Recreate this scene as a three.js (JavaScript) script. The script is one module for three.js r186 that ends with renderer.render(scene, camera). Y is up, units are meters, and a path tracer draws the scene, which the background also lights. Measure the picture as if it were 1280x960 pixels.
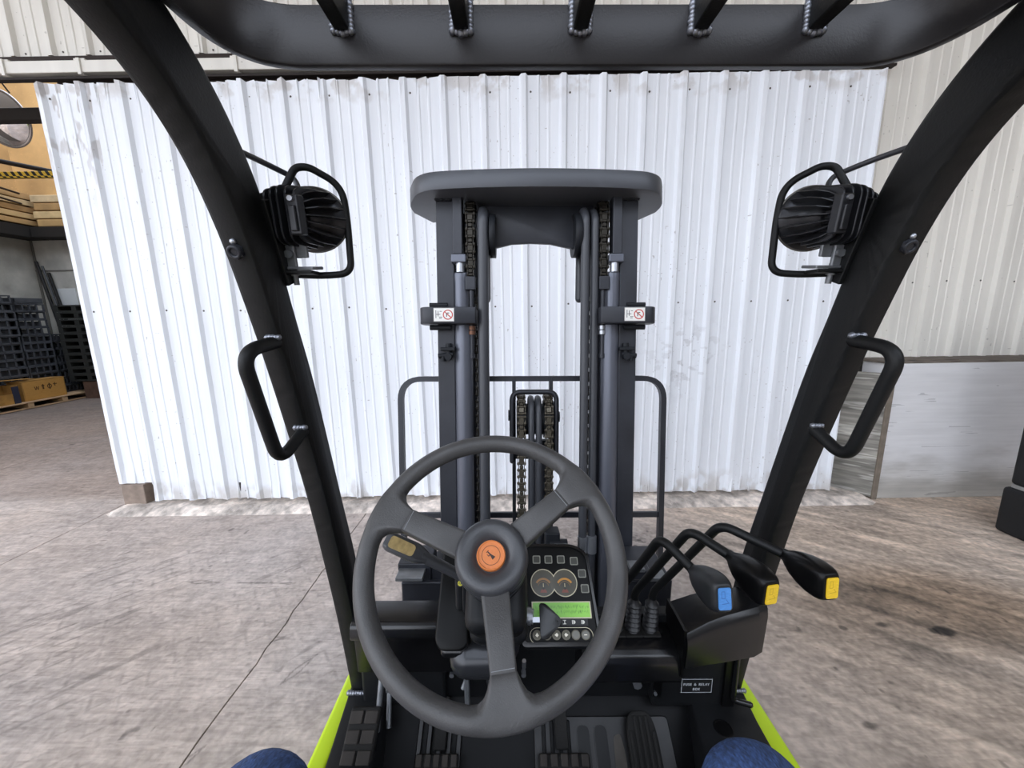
import * as THREE from 'three';
import { RoundedBoxGeometry } from 'three/addons/geometries/RoundedBoxGeometry.js';
import { mergeGeometries, toCreasedNormals } from 'three/addons/utils/BufferGeometryUtils.js';
import { MarchingCubes } from 'three/addons/objects/MarchingCubes.js';

// ------------------------------------------------------------------ camera, sky, exposure
const scene = new THREE.Scene();
const camera = new THREE.PerspectiveCamera(2 * Math.atan(480 / 481) * 180 / Math.PI, 4 / 3, 0.03, 200);
camera.position.set(0, 1.75, 0);
camera.rotation.order = 'YXZ';
camera.rotation.set(-10.3 * Math.PI / 180, 0, -0.0165);
const renderer = new THREE.WebGLRenderer({ antialias: true });
renderer.toneMapping = THREE.LinearToneMapping;
renderer.toneMappingExposure = 3.35;
renderer.shadowMap.enabled = true;
{ // an even, slightly hazy daylight sky, the same all the way round
  const w = 64, h = 32, d = new Float32Array(w * h * 4);
  for (let j = 0; j < h; j++) for (let i = 0; i < w; i++) {
    const el = ((j + 0.5) / h - 0.5) * Math.PI, k = Math.max(0, Math.sin(el));
    const o = (j * w + i) * 4;
    const c = el < 0 ? [0.32, 0.31, 0.3] : [1.04 - 0.26 * k, 1.08 - 0.2 * k, 1.17 - 0.12 * k];
    d[o] = c[0]; d[o + 1] = c[1]; d[o + 2] = c[2]; d[o + 3] = 1;
  }
  const sky = new THREE.DataTexture(d, w, h, THREE.RGBAFormat, THREE.FloatType);
  sky.mapping = THREE.EquirectangularReflectionMapping;
  sky.magFilter = sky.minFilter = THREE.LinearFilter;
  sky.needsUpdate = true;
  scene.background = sky; scene.environment = sky;
}

// ------------------------------------------------------------------ helpers
let seed = 7;
const rnd = () => { seed = (seed * 1664525 + 1013904223) >>> 0; return seed / 4294967296; };
const rr = (a, b) => a + (b - a) * rnd();
const V = (x, y, z) => new THREE.Vector3(x, y, z);
const PI = Math.PI;
const hash = (x, y, s) => { let h = (Math.imul(x, 374761393) + Math.imul(y, 668265263) + Math.imul(s, 974711)) | 0; h = Math.imul(h ^ (h >>> 13), 1274126177); return ((h ^ (h >>> 16)) >>> 0) / 4294967296; };
function vnoise(x, y, s, px = 0, py = 0) { // value noise, tiling with period px, py when given
  const xi = Math.floor(x), yi = Math.floor(y), fx = x - xi, fy = y - yi;
  const u = fx * fx * (3 - 2 * fx), v = fy * fy * (3 - 2 * fy);
  const w = (a, p) => p ? ((a % p) + p) % p : a;
  const a = hash(w(xi, px), w(yi, py), s), b = hash(w(xi + 1, px), w(yi, py), s), c = hash(w(xi, px), w(yi + 1, py), s), d = hash(w(xi + 1, px), w(yi + 1, py), s);
  return a + (b - a) * u + (c - a) * v + (a - b - c + d) * u * v;
}
function fbm(x, y, s, oct = 4, px = 0, py = 0) { let t = 0, a = 0.5, n = 0; for (let i = 0; i < oct; i++) { t += a * vnoise(x, y, s + i, px, py); n += a; x *= 2; y *= 2; px *= 2; py *= 2; a *= 0.5; } return t / n; }
const clamp = (x, a = 0, b = 1) => Math.min(b, Math.max(a, x));
const sstep = (a, b, x) => { const t = clamp((x - a) / (b - a)); return t * t * (3 - 2 * t); };
function dataTex(w, h, fn, srgb = true) { // fn(u, v) -> [r, g, b] 0..1 (v up)
  const d = new Uint8Array(w * h * 4);
  for (let j = 0; j < h; j++) for (let i = 0; i < w; i++) {
    const c = fn((i + 0.5) / w, (j + 0.5) / h), o = (j * w + i) * 4;
    d[o] = clamp(c[0]) * 255; d[o + 1] = clamp(c[1]) * 255; d[o + 2] = clamp(c[2]) * 255; d[o + 3] = 255;
  }
  const t = new THREE.DataTexture(d, w, h);
  t.wrapS = t.wrapT = THREE.RepeatWrapping; t.magFilter = THREE.LinearFilter; t.minFilter = THREE.LinearMipmapLinearFilter; t.generateMipmaps = true;
  if (srgb) t.colorSpace = THREE.SRGBColorSpace;
  t.needsUpdate = true;
  return t;
}
function canvasTex(w, h, draw) {
  const c = document.createElement('canvas'); c.width = w; c.height = h;
  draw(c.getContext('2d'), w, h);
  const t = new THREE.CanvasTexture(c); t.colorSpace = THREE.SRGBColorSpace; t.magFilter = THREE.LinearFilter;
  return t;
}
const rep = (t, x, y = x) => { const c = t.clone(); c.repeat.set(x, y); c.needsUpdate = true; return c; };
const dull = (color, roughness, specularIntensity, more = {}) => new THREE.MeshPhysicalMaterial({ color, roughness, specularIntensity, ...more });
const mat = (color, roughness, metalness = 0, more = {}) => new THREE.MeshStandardMaterial({ color, roughness, metalness, ...more });

function metricUV(g) { // box-projected uv in metres
  g = g.index ? g.toNonIndexed() : g;
  const p = g.attributes.position, n = p.count, uv = new Float32Array(n * 2);
  const a = V(), b = V(), c = V(), e = V();
  for (let i = 0; i < n; i += 3) {
    a.fromBufferAttribute(p, i); b.fromBufferAttribute(p, i + 1); c.fromBufferAttribute(p, i + 2);
    e.copy(b).sub(a).cross(c.clone().sub(a));
    const x = Math.abs(e.x), y = Math.abs(e.y), z = Math.abs(e.z);
    [a, b, c].forEach((q, k) => {
      const o = (i + k) * 2;
      if (x >= y && x >= z) { uv[o] = q.z; uv[o + 1] = q.y; } else if (y >= z) { uv[o] = q.x; uv[o + 1] = q.z; } else { uv[o] = q.x; uv[o + 1] = q.y; }
    });
  }
  g.setAttribute('uv', new THREE.BufferAttribute(uv, 2));
  return g;
}
function merged(list, keepUV = false) {
  list = (Array.isArray(list) ? list : [list]).map((g) => {
    g = g.index ? g.toNonIndexed() : g;
    if (!g.attributes.normal) g.computeVertexNormals();
    for (const k of Object.keys(g.attributes)) if (!['position', 'normal', 'uv'].includes(k)) g.deleteAttribute(k);
    return keepUV ? g : metricUV(g);
  });
  return list.length === 1 ? list[0] : mergeGeometries(list);
}
const counts = {};
function numbered(name) { const k = counts[name] = (counts[name] ?? -1) + 1; return k ? name + '_' + String(k).padStart(3, '0') : name; }
function mesh(name, geos, m, parent = scene, keepUV = false) {
  const o = new THREE.Mesh(merged(geos, keepUV), m);
  o.name = numbered(name); o.castShadow = o.receiveShadow = true;
  parent.add(o);
  return o;
}
function group(name, x = 0, y = 0, z = 0, parent = scene) { const g = new THREE.Group(); g.name = numbered(name); g.position.set(x, y, z); parent.add(g); return g; }
function tag(o, label, category, grp) { o.userData.label = label; o.userData.category = category; if (grp) o.userData.group = grp; return o; }
function struct(o) { o.userData.kind = 'structure'; return o; }
const B = (w, h, d, x = 0, y = 0, z = 0, r = 0.003) => (r > 0 ? new RoundedBoxGeometry(w, h, d, 2, Math.min(r, w / 2.01, h / 2.01, d / 2.01)) : new THREE.BoxGeometry(w, h, d)).translate(x, y, z);
function rod(a, b, r0, r1 = r0, seg = 16) {
  const d = b.clone().sub(a), L = d.length();
  const g = new THREE.CylinderGeometry(r1, r0, L, seg);
  g.applyQuaternion(new THREE.Quaternion().setFromUnitVectors(V(0, 1, 0), d.normalize()));
  return g.translate((a.x + b.x) / 2, (a.y + b.y) / 2, (a.z + b.z) / 2);
}
function filletPath(pts, f, closed = false) {
  const path = new THREE.CurvePath(), n = pts.length;
  const cut = (i) => {
    const p = pts[i], a = pts[(i - 1 + n) % n], b = pts[(i + 1) % n];
    const k = Math.min(f, p.distanceTo(a) * 0.48, p.distanceTo(b) * 0.48);
    return [p.clone().lerp(a, k / p.distanceTo(a)), p.clone().lerp(b, k / p.distanceTo(b))];
  };
  let last = closed ? cut(0)[1] : pts[0];
  const first = last;
  for (let i = 1; i < (closed ? n : n - 1); i++) { const [u, v] = cut(i); path.add(new THREE.LineCurve3(last, u)); path.add(new THREE.QuadraticBezierCurve3(u, pts[i], v)); last = v; }
  if (closed) { const [u] = cut(0); path.add(new THREE.LineCurve3(last, u)); path.add(new THREE.QuadraticBezierCurve3(u, pts[0], first)); } else path.add(new THREE.LineCurve3(last, pts[n - 1]));
  return path;
}
function tube(pts, r, f = 0.03, closed = false, seg = 60, rs = 10) {
  const path = filletPath(pts, f, closed), out = [];
  const p = path.getSpacedPoints(seg);
  const curve = new THREE.CatmullRomCurve3(closed ? p.slice(0, -1) : p, closed, 'centripetal');
  out.push(new THREE.TubeGeometry(curve, seg * 2, r, rs, closed));
  if (!closed) for (const q of [pts[0], pts[pts.length - 1]]) out.push(new THREE.SphereGeometry(r, rs, 6).translate(q.x, q.y, q.z));
  return out;
}
const shapeOf = (pts) => { const s = new THREE.Shape(); pts.forEach(([x, y], i) => (i ? s.lineTo(x, y) : s.moveTo(x, y))); s.closePath(); return s; };
function roundPoly(pts, rad, n = 5) { // polygon with rounded corners -> list of points
  const out = [], N = pts.length;
  pts.forEach((p, i) => {
    const r = Array.isArray(rad) ? rad[i] : rad;
    if (!r) { out.push(p); return; }
    const P = new THREE.Vector2(...p), A = new THREE.Vector2(...pts[(i - 1 + N) % N]), C = new THREE.Vector2(...pts[(i + 1) % N]);
    const k = Math.min(r, P.distanceTo(A) * 0.48, P.distanceTo(C) * 0.48);
    const a = P.clone().lerp(A, k / P.distanceTo(A)), c = P.clone().lerp(C, k / P.distanceTo(C));
    for (let j = 0; j <= n; j++) { const t = j / n; out.push([a.x * (1 - t) ** 2 + 2 * P.x * t * (1 - t) + c.x * t * t, a.y * (1 - t) ** 2 + 2 * P.y * t * (1 - t) + c.y * t * t]); }
  });
  return out;
}
function extrude(pts, depth, bevel = 0, seg = 2, holes = []) {
  const s = pts instanceof THREE.Shape ? pts : shapeOf(pts);
  for (const h of holes) s.holes.push(shapeOf(h));
  return new THREE.ExtrudeGeometry(s, { depth: depth - 2 * bevel, bevelEnabled: bevel > 0, bevelThickness: bevel, bevelSize: bevel, bevelOffset: -bevel, bevelSegments: seg, curveSegments: 24 }).translate(0, 0, bevel);
}
const crease = (g, deg = 35) => toCreasedNormals(g, deg * PI / 180);
const lathe = (pts, seg = 40) => new THREE.LatheGeometry(pts.map(([x, y]) => new THREE.Vector2(x, y)), seg);
function spline2(pts, n) { const c = new THREE.SplineCurve(pts.map((p) => new THREE.Vector2(...p))); return c.getSpacedPoints(n).map((p) => [p.x, p.y]); }

// ------------------------------------------------------------------ materials
const grain = dataTex(256, 256, (u, v) => { const g = vnoise(u * 128, v * 128, 3, 128, 128) * 0.6 + vnoise(u * 64, v * 64, 5, 64, 64) * 0.4; return [g, g, g]; }, false);
const streak = dataTex(512, 512, (u, v) => { const g = fbm(u * 8, v * 8, 21, 5, 8, 8) * 0.6 + fbm(u * 40, v * 5, 33, 3, 40, 5) * 0.4; return [g, g, g]; }, false);
const dusty = dataTex(512, 512, (u, v) => { const g = 0.72 + 0.28 * fbm(u * 6, v * 6, 41, 6, 6, 6) + (vnoise(u * 200, v * 200, 61, 200, 200) > 0.93 ? 0.12 : 0); return [g, g, g]; });
const M = {
  guard: dull(0x131415, 0.5, 0.6, { bumpMap: rep(grain, 7), bumpScale: 0.0002, map: rep(dusty, 2) }),
  guardTop: mat(0x262425, 0.4, 0.2, { bumpMap: rep(grain, 7), bumpScale: 0.00015 }),
  mast: mat(0x373940, 0.42, 0.25, { bumpMap: rep(grain, 9), bumpScale: 0.0002, map: rep(dusty, 2) }),
  tie: mat(0x4a4c51, 0.42, 0.25, { bumpMap: rep(grain, 9), bumpScale: 0.0002 }),
  mastDark: dull(0x202226, 0.5, 0.4),
  steelRod: mat(0x62656f, 0.36, 0.45),
  hose: mat(0x3e4045, 0.4, 0, { bumpMap: rep(grain, 6), bumpScale: 0.0002 }),
  chain: mat(0x39352e, 0.38, 0.65, { map: rep(dusty, 9) }),
  chainLight: mat(0x5c564b, 0.4, 0.7),
  silver: mat(0xb9bcc2, 0.38, 0.85),
  zinc: mat(0x9a9da1, 0.5, 0.7, { map: rep(dusty, 7) }),
  weld: mat(0x8d9098, 0.42, 0.8),
  copper: mat(0x7d5a48, 0.5, 0.6),
  plastic: dull(0x161618, 0.25, 1, { bumpMap: rep(grain, 12), bumpScale: 0.0001, map: rep(dusty, 3) }),
  plasticLow: dull(0x1f2022, 0.45, 0.45, { bumpMap: rep(grain, 12), bumpScale: 0.0001, map: rep(dusty, 3) }),
  gloss: dull(0x0b0b0c, 0.3, 0.4),
  panelBlack: new THREE.MeshPhysicalMaterial({ color: 0x080808, roughness: 0.4, specularIntensity: 0.35 }),
  toe: dull(0x121214, 0.45, 0.3, { map: rep(dusty, 4) }),
  boot: mat(0x1c1c1e, 0.4),
  worn: mat(0x2b2a2a, 0.34, 0.45, { map: rep(dusty, 6) }),
  lampBlack: mat(0x36373b, 0.28, 0.4, { map: rep(dusty, 9) }),
  wheel: mat(0x4d4c4c, 0.47, 0, { bumpMap: rep(grain, 11), bumpScale: 0.00025, map: rep(dusty, 4) }),
  hub: mat(0x3c3d40, 0.38, 0, { bumpMap: rep(grain, 10), bumpScale: 0.0002 }),
  lime: mat(0xc2e00c, 0.42),
  rubber: dull(0x262524, 0.75, 0.5, { bumpMap: rep(grain, 6), bumpScale: 0.0004, map: rep(dusty, 4) }),
  mud: mat(0x3b3632, 0.85, 0, { map: rep(dusty, 5) }),
  cream: mat(0xd8d0b4, 0.5),
  seat: mat(0x18181a, 0.7, 0, { bumpMap: rep(grain, 5), bumpScale: 0.0006 }),
};

// ------------------------------------------------------------------ the floor
// region that the floor texture covers: x -12..2.. and on (it repeats every 14 m), z -10..4
const FW = 14, FD = 14;
function floorColor(x, z) {
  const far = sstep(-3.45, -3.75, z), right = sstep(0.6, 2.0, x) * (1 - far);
  const big = fbm(x * 0.55 + 9, z * 0.55 + 4, 101, 3), fine = fbm(x * 14, z * 14, 121, 3), tiny = fbm(x * 50, z * 50, 127, 3), patch = fbm(x * 1.0, z * 1.2, 137, 4);
  const dir = fbm((x * 0.8 + z * 0.55) * 2.6, (z * 0.8 - x * 0.55) * 20, 131, 4), dir2 = fbm((x * 0.95 - z * 0.2) * 2.2, (z * 0.95 + x * 0.2) * 17, 141, 4);
  let k = 0.93 + (big - 0.5) * 0.2 + (patch - 0.5) * 0.2 * (1 - far) + (fine - 0.5) * 0.16 + (tiny - 0.5) * 0.22 + (dir2 - 0.5) * 0.15 * (1 - right);
  k += right * ((dir - 0.5) * 0.5 + 0.03 + (patch - 0.5) * 0.2 + (tiny - 0.5) * 0.1);
  // soaked brown patch with pits on the right, scattered stains, chips under the levers
  const pd = Math.hypot((x - 2.5) / 0.85, (z + 2.02 - 0.12 * (x - 2.5)) / 0.4), soak = (1 - sstep(0.25, 1.25, pd)) * (0.4 + patch); k -= 0.36 * soak;
  for (const [px, pz, w, h] of [[2.06, -1.88, 0.05, 0.025], [2.34, -1.83, 0.085, 0.03], [1.82, -1.86, 0.02, 0.015], [1.95, -2.3, 0.03, 0.02], [1.5, -1.35, 0.05, 0.02], [1.3, -1.0, 0.06, 0.02]]) { const q = Math.hypot((x - px) / w, (z - pz) / h) + (fine - 0.5); k -= 0.34 * (1 - sstep(0.5, 1.1, q)); }
  const sp = vnoise(x * 26, z * 26, 151), cl = fbm(x * 3, z * 3, 161, 2);
  if (sp > 0.88 && cl > 0.58) k -= 0.22 * sstep(0.88, 0.97, sp);
  const sd = Math.hypot((x - 0.72) / 0.5, (z + 2.65) / 0.35); if (sd < 1 && vnoise(x * 36, z * 44, 171) > 0.62) k -= 0.42 * (1 - sd);
  // tyre prints: rows of chevrons, and a few slanting scuffs
  if (x < -0.5 && x > -3 && z > -2.7 && z < 0.5) {
    const px = x + 0.25 * z, band = sstep(0.42, 0.3, Math.abs(((px + 1.62) % 0.86 + 0.86) % 0.86 - 0.43)), zig = Math.abs((((z * 8.5 + Math.abs(((px * 7.5) % 1 + 1) % 1 - 0.5) * 1.1) % 1) + 1) % 1 - 0.5), lane = Math.abs(((px * 7.5) % 0.5 + 0.5) % 0.5 - 0.25);
    const m = sstep(0.47, 0.62, fbm(x * 1.5 + 3, z * 1.5, 181, 3));
    k -= 0.1 * band * m * sstep(0.42, 0.6, fine + 0.1) * sstep(0.1, 0.03, zig);
    const sc = fbm((x - z) * 3, (x + z) * 28, 185, 2); k -= 0.14 * sstep(0.62, 0.75, sc) * sstep(0.5, 0.65, fbm(x * 1.2, z * 1.2, 187, 3));
  }
  // hair cracks
  const crack = (x0, z0, x1, z1, w) => { const dx = x1 - x0, dz = z1 - z0, L = Math.hypot(dx, dz), t = ((x - x0) * dx + (z - z0) * dz) / (L * L); if (t < 0 || t > 1) return; const d = Math.abs((x - x0) * dz - (z - z0) * dx) / L + (fbm(t * L * 9, 3, 189, 3) - 0.5) * 0.05; if (Math.abs(d) < w) k -= 0.28 * (1 - Math.abs(d) / w); };
  crack(-1.34, -1.85, -0.6, -1.92, 0.008); crack(-1.34, -1.25, -1.05, -1.75, 0.006); crack(-2.6, -2.35, -1.5, -2.3, 0.006);
  const warm = (fbm(x * 1.1 + 20, z * 1.1, 191, 3) - 0.5) * 0.03 + 0.012 * right + 0.055 * soak;
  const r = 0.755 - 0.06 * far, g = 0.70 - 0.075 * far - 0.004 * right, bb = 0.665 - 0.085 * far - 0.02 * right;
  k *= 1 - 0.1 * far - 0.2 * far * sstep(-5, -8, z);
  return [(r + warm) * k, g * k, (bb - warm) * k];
}
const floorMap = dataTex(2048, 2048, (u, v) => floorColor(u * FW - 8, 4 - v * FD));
const floorBump = dataTex(1024, 1024, (u, v) => { const g = fbm(u * 24, v * 24, 201, 5, 24, 24) * 0.6 + fbm(u * 16, v * 90, 211, 3, 16, 90) * 0.4; return [g, g, g]; }, false);
floorBump.repeat.set(FW / 2.2, FD / 2.2);
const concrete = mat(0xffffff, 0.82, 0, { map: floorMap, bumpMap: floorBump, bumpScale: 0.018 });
function planarFloorUV(g) { const p = g.attributes.position, uv = g.attributes.uv; for (let i = 0; i < p.count; i++) uv.setXY(i, (p.getX(i) + 8) / FW, (4 - p.getZ(i)) / FD); return g; }
const floor = struct(mesh('floor', B(60, 0.3, 60, 0, -0.18, 8, 0), mat(0x8d8880, 0.9)));
{
  const xs = [-12, -6.21, -3.776, -1.343, 9.5], zs = [-9.2, -3.59, 24];
  for (let i = 0; i < 4; i++) for (let j = 0; j < 2; j++) {
    const g = 0.004, x0 = xs[i] + g, x1 = xs[i + 1] - g, z0 = zs[j] + g, z1 = zs[j + 1] - g;
    const s = new THREE.Shape(), ragged = (k) => (hash(Math.round(k * 63), j, 5) - 0.5) * 0.016;
    const pts = [];
    for (let z = z0; z < z1 - 0.3; z += 0.09) pts.push([x0 + ragged(z), -z]);
    pts.push([x0, -z1], [x1, -z1]);
    { const back = []; for (let z = z0; z < z1 - 0.3; z += 0.09) back.push([x1 + ragged(z), -z]); pts.push(...back.reverse().slice(0, -1)); }
    pts.push([x1, -z0]);
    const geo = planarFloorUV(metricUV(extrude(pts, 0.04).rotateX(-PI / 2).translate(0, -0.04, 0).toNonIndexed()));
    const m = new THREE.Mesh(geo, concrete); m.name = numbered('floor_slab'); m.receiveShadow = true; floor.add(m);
  }
}

// ------------------------------------------------------------------ corrugated sheet metal
const P0 = 0.3176; // rib spacing
const profile = [[0, 0], [0.104, 0], [0.109, 0.0065], [0.113, 0], [0.0, 0]];
function ribProfile(n) { // points (x, z) of n periods that start at a major rib's left foot
  const p = [];
  for (let k = 0; k < n; k++) {
    const x = k * P0;
    p.push([x, 0], [x + 0.018, 0.03], [x + 0.052, 0.03], [x + 0.07, 0]);
    p.push([x + 0.140, 0], [x + 0.147, 0.0055], [x + 0.158, 0.0055], [x + 0.165, 0]);
    p.push([x + 0.222, 0], [x + 0.229, 0.0055], [x + 0.240, 0.0055], [x + 0.247, 0]);
  }
  p.push([n * P0, 0], [n * P0 + 0.018, 0.03], [n * P0 + 0.03, 0.03]);
  return p;
}
function sheetGeo(n, h, s, { batter = 0, top = 0 } = {}) { // origin bottom-left; a closed sheet 1.2 mm thick, slightly oil-canned and battered at the foot
  const pr = ribProfile(n), ny = Math.max(6, Math.round(h / 0.16)), pos = [], idx = [], uv = [];
  const nx = pr.length;
  for (const off of [0, -0.0012]) for (let j = 0; j <= ny; j++) for (let i = 0; i < nx; i++) {
    const [x, z] = pr[i], y = h * j / ny;
    let dz = (fbm(x * 5 + s * 7, y * 3, 300 + s, 3) - 0.5) * 0.006, dy = 0, dx = 0;
    if (j === 0) { dz += (hash(i, s, 9) - 0.5) * 0.016 * batter; dy = hash(i, s, 11) * 0.012 * batter; dx = (hash(i, s, 12) - 0.5) * 0.012 * batter; }
    if (j === 1) { dz += (hash(i, s, 19) - 0.5) * 0.008 * batter; }
    if (j === ny) { dy = -hash(i, s, 13) * 0.018 * top; dz += (hash(i, s, 14) - 0.4) * 0.02 * top; }
    pos.push(x + dx, y + dy, z + dz + off); uv.push(x, y);
  }
  const at = (f, j, i) => f * (ny + 1) * nx + j * nx + i;
  for (let j = 0; j < ny; j++) for (let i = 0; i < nx - 1; i++) {
    idx.push(at(0, j, i), at(0, j, i + 1), at(0, j + 1, i + 1), at(0, j, i), at(0, j + 1, i + 1), at(0, j + 1, i));
    idx.push(at(1, j, i), at(1, j + 1, i + 1), at(1, j, i + 1), at(1, j, i), at(1, j + 1, i), at(1, j + 1, i + 1));
  }
  for (let i = 0; i < nx - 1; i++) for (const j of [0, ny]) idx.push(at(0, j, i), at(1, j, i), at(1, j, i + 1), at(0, j, i), at(1, j, i + 1), at(0, j, i + 1));
  for (let j = 0; j < ny; j++) for (const i of [0, nx - 1]) idx.push(at(0, j, i), at(0, j + 1, i), at(1, j + 1, i), at(0, j, i), at(1, j + 1, i), at(1, j, i));
  const g = new THREE.BufferGeometry();
  g.setAttribute('position', new THREE.Float32BufferAttribute(pos, 3)); g.setAttribute('uv', new THREE.Float32BufferAttribute(uv, 2)); g.setIndex(idx);
  return crease(g, 14);
}
// paint of the sliding door over 7.6 x 4 m: white, scuffed, dirty along the top edge, chipped at the foot
const doorPaint = dataTex(2048, 1024, (u, v) => {
  const x = u * 7.6 - 3.8, y = v * 4;
  let k = 0.945 + (fbm(x * 1.5, y * 0.8, 401, 4) - 0.5) * 0.05 + (fbm(x * 30, y * 1.2, 411, 3) - 0.5) * 0.04;
  let r = k * 0.975, g = k * 0.99, b = k * 1.015;
  const st = (amt, cr, cg, cb) => { r += (cr - r) * amt; g += (cg - g) * amt; b += (cb - b) * amt; };
  const n = fbm(x * 9, y * 9, 421, 4);
  st(0.24 * sstep(3.44, 3.64, y + (n - 0.5) * 0.3) * sstep(0.5, 0.66, n), 0.52, 0.46, 0.4);
  const sp = vnoise(x * 70, y * 55, 431), cl = fbm(x * 2.2, y * 1.7, 441, 3);
  if (sp > 0.93 && cl > 0.52) st(0.45 * sstep(0.93, 0.99, sp), 0.42, 0.38, 0.36);
  const sc = Math.hypot((x - 1.55) / 0.45, (y - 1.35) / 0.45); // scuffs on the right
  if (sc < 1) st(0.3 * (1 - sc) * sstep(0.6, 0.72, fbm(x * 16, y * 20, 451, 3)), 0.55, 0.54, 0.55);
  st(0.35 * sstep(0.28, 0.06, y + (n - 0.5) * 0.2) * sstep(0.4, 0.6, fbm(x * 12, y * 6, 461, 3)), 0.55, 0.5, 0.45);
  const rs = fbm(x * 22, y * 7, 471, 3); if (x < -3.3) st(0.4 * sstep(0.56, 0.68, rs) * sstep(2.4, 3.6, y), 0.5, 0.45, 0.42);
  return [r, g, b];
});
const wallPaint = dataTex(1024, 1024, (u, v) => {
  const k = 0.9 + (fbm(u * 8, v * 4, 501, 5, 8, 4) - 0.5) * 0.1 + (fbm(u * 60, v * 3, 511, 3, 60, 3) - 0.5) * 0.05;
  const s = vnoise(u * 160, v * 120, 521, 160, 120) > 0.965 ? 0.12 : 0;
  return [k - s, k * 0.985 - s, k * 0.95 - s];
});
const doorMat = mat(0xffffff, 0.46, 0, { map: doorPaint, bumpMap: rep(grain, 1), bumpScale: 0 });
const wallMat = mat(0xffffff, 0.5, 0, { map: rep(wallPaint, 0.25, 0.25) });
const screwGeo = lathe([[0, 0.006], [0.004, 0.006], [0.0042, 0.003], [0.008, 0.002], [0.008, 0]], 8).rotateX(PI / 2);
const screwMat = mat(0x6a6662, 0.5, 0.6);

// the big sliding door: seven overlapping sheets on a frame, hung under a white track
{
  const d = struct(group('door_1', -3.40, 0.06, -3.42));
  const paintUV = (g, x0, y0) => { const p = g.attributes.uv; for (let i = 0; i < p.count; i++) p.setXY(i, (p.getX(i) + x0 + 3.8) / 7.6, (p.getY(i) + y0) / 4); return g; };
  const n = 20, H = 3.54;
  // left end strip, its lower corner torn off 0.23 m above the floor
  const lp = paintUV(sheetGeo(1, H - 0.17, 3, { batter: 1, top: 1 }), -3.7176, 0.23).translate(-P0, 0.17, -0.001);
  mesh('door_sheet', lp, doorMat, d, true);
  for (let k = 0; k < 6; k++) mesh('door_sheet', paintUV(sheetGeo(3, H, 10 + k, { batter: 1, top: k < 3 ? 1 : 0.25 }), -3.40 + k * 3 * P0, 0.06).translate(k * 3 * P0, 0, 0.0016 * (k % 2)), doorMat, d, true);
  mesh('door_sheet', paintUV(sheetGeo(2, H, 22, { batter: 0.4, top: 0.2 }), -3.40 + 18 * P0, 0.06).translate(18 * P0, 0, 0), doorMat, d, true);
  for (const y of [0.12, 1.76, 3.4]) mesh('door_rail', B(20 * P0 + (y < 1 ? -0.04 : 0.3), 0.09, 0.045, 10 * P0 - (y < 1 ? -0.02 : 0.15), y, -0.027, 0), M.mud, d);
  mesh('door_edge', B(0.006, H - 0.18, 0.06, -P0 - 0.002, H / 2 + 0.09, -0.026, 0), wallMat, d);
  const scr = [];
  for (let k = -1; k < 20; k++) for (const [y, o] of [[1.76, 0.092], [3.42, 0.088]]) { if (hash(k, Math.round(y), 3) > 0.12) scr.push(screwGeo.clone().translate(k * P0 + o + rr(-0.006, 0.006), y + rr(-0.01, 0.01), 0.001)); }
  const sm = mesh('door_screw', scr, screwMat, d); sm.userData.kind = 'stuff';
}
// white square track with clamps, and the dark header beam above it
{
  const t = struct(group('trim_1', 0, 0, 0));
  const g = B(8.2, 0.088, 0.075, -0.9, 3.79, -3.585, 0.006);
  mesh('track', g, wallMat, t);
  for (const x of [-5.8, -4.09, -3.47, -2.2, -0.6, 1.0, 2.6]) mesh('track_clamp', [B(0.03, 0.12, 0.09, x, 3.785, -3.58, 0.004), B(0.09, 0.02, 0.1, x, 3.838, -3.6, 0.003)], wallMat, t);
  mesh('header_beam', B(12.4, 0.09, 0.06, -4.2, 3.885, -3.69, 0), mat(0x2c211c, 0.8), t);
  mesh('header_plate', B(6.6, 0.36, 0.02, -0.45, 3.63, -3.625, 0), mat(0x2c211c, 0.8), t);
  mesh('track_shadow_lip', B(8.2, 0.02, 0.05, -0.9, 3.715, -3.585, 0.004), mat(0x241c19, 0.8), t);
}
// upper wall, right wall, returns
{
  const w = struct(group('wall_front', 0, 0, 0));
  for (let k = 0; k < 12; k++) { const g = sheetGeo(3, 2.4, 40 + k, { batter: 0.3 }).translate(-8.32 + k * 3 * P0, 3.955, -3.72 + 0.0016 * (k % 2)); mesh('wall_sheet', g, wallMat, w, true); }
  for (let k = 0; k < 8; k++) { const g = sheetGeo(3, 5.08, 60 + k, { batter: 0.4 }).translate(3.235 + k * 3 * P0 - P0, 1.275, -3.705 + 0.0016 * (k % 2)); mesh('wall_sheet', g, wallMat, w, true); }
  mesh('wall_backing', [B(12, 2.4, 0.06, -2.95, 5.2, -3.77, 0), B(7.0, 6.4, 0.06, 6.45, 3.2, -3.79, 0), B(3.2, 6.4, 0.1, -8.7, 3.2, -3.8, 0)], mat(0x8b8781, 0.9), w);
  const scr = []; for (let k = 0; k < 34; k++) scr.push(screwGeo.clone().translate(-8.3 + k * P0 + 0.1, 3.99 + rr(-0.01, 0.01), -3.719)); for (let k = 0; k < 12; k++) scr.push(screwGeo.clone().translate(3.03 + k * P0 + 0.1, 1.98 + rr(-0.01, 0.01), -3.704));
  mesh('wall_screw', scr, screwMat, w).userData.kind = 'stuff';
}
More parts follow.
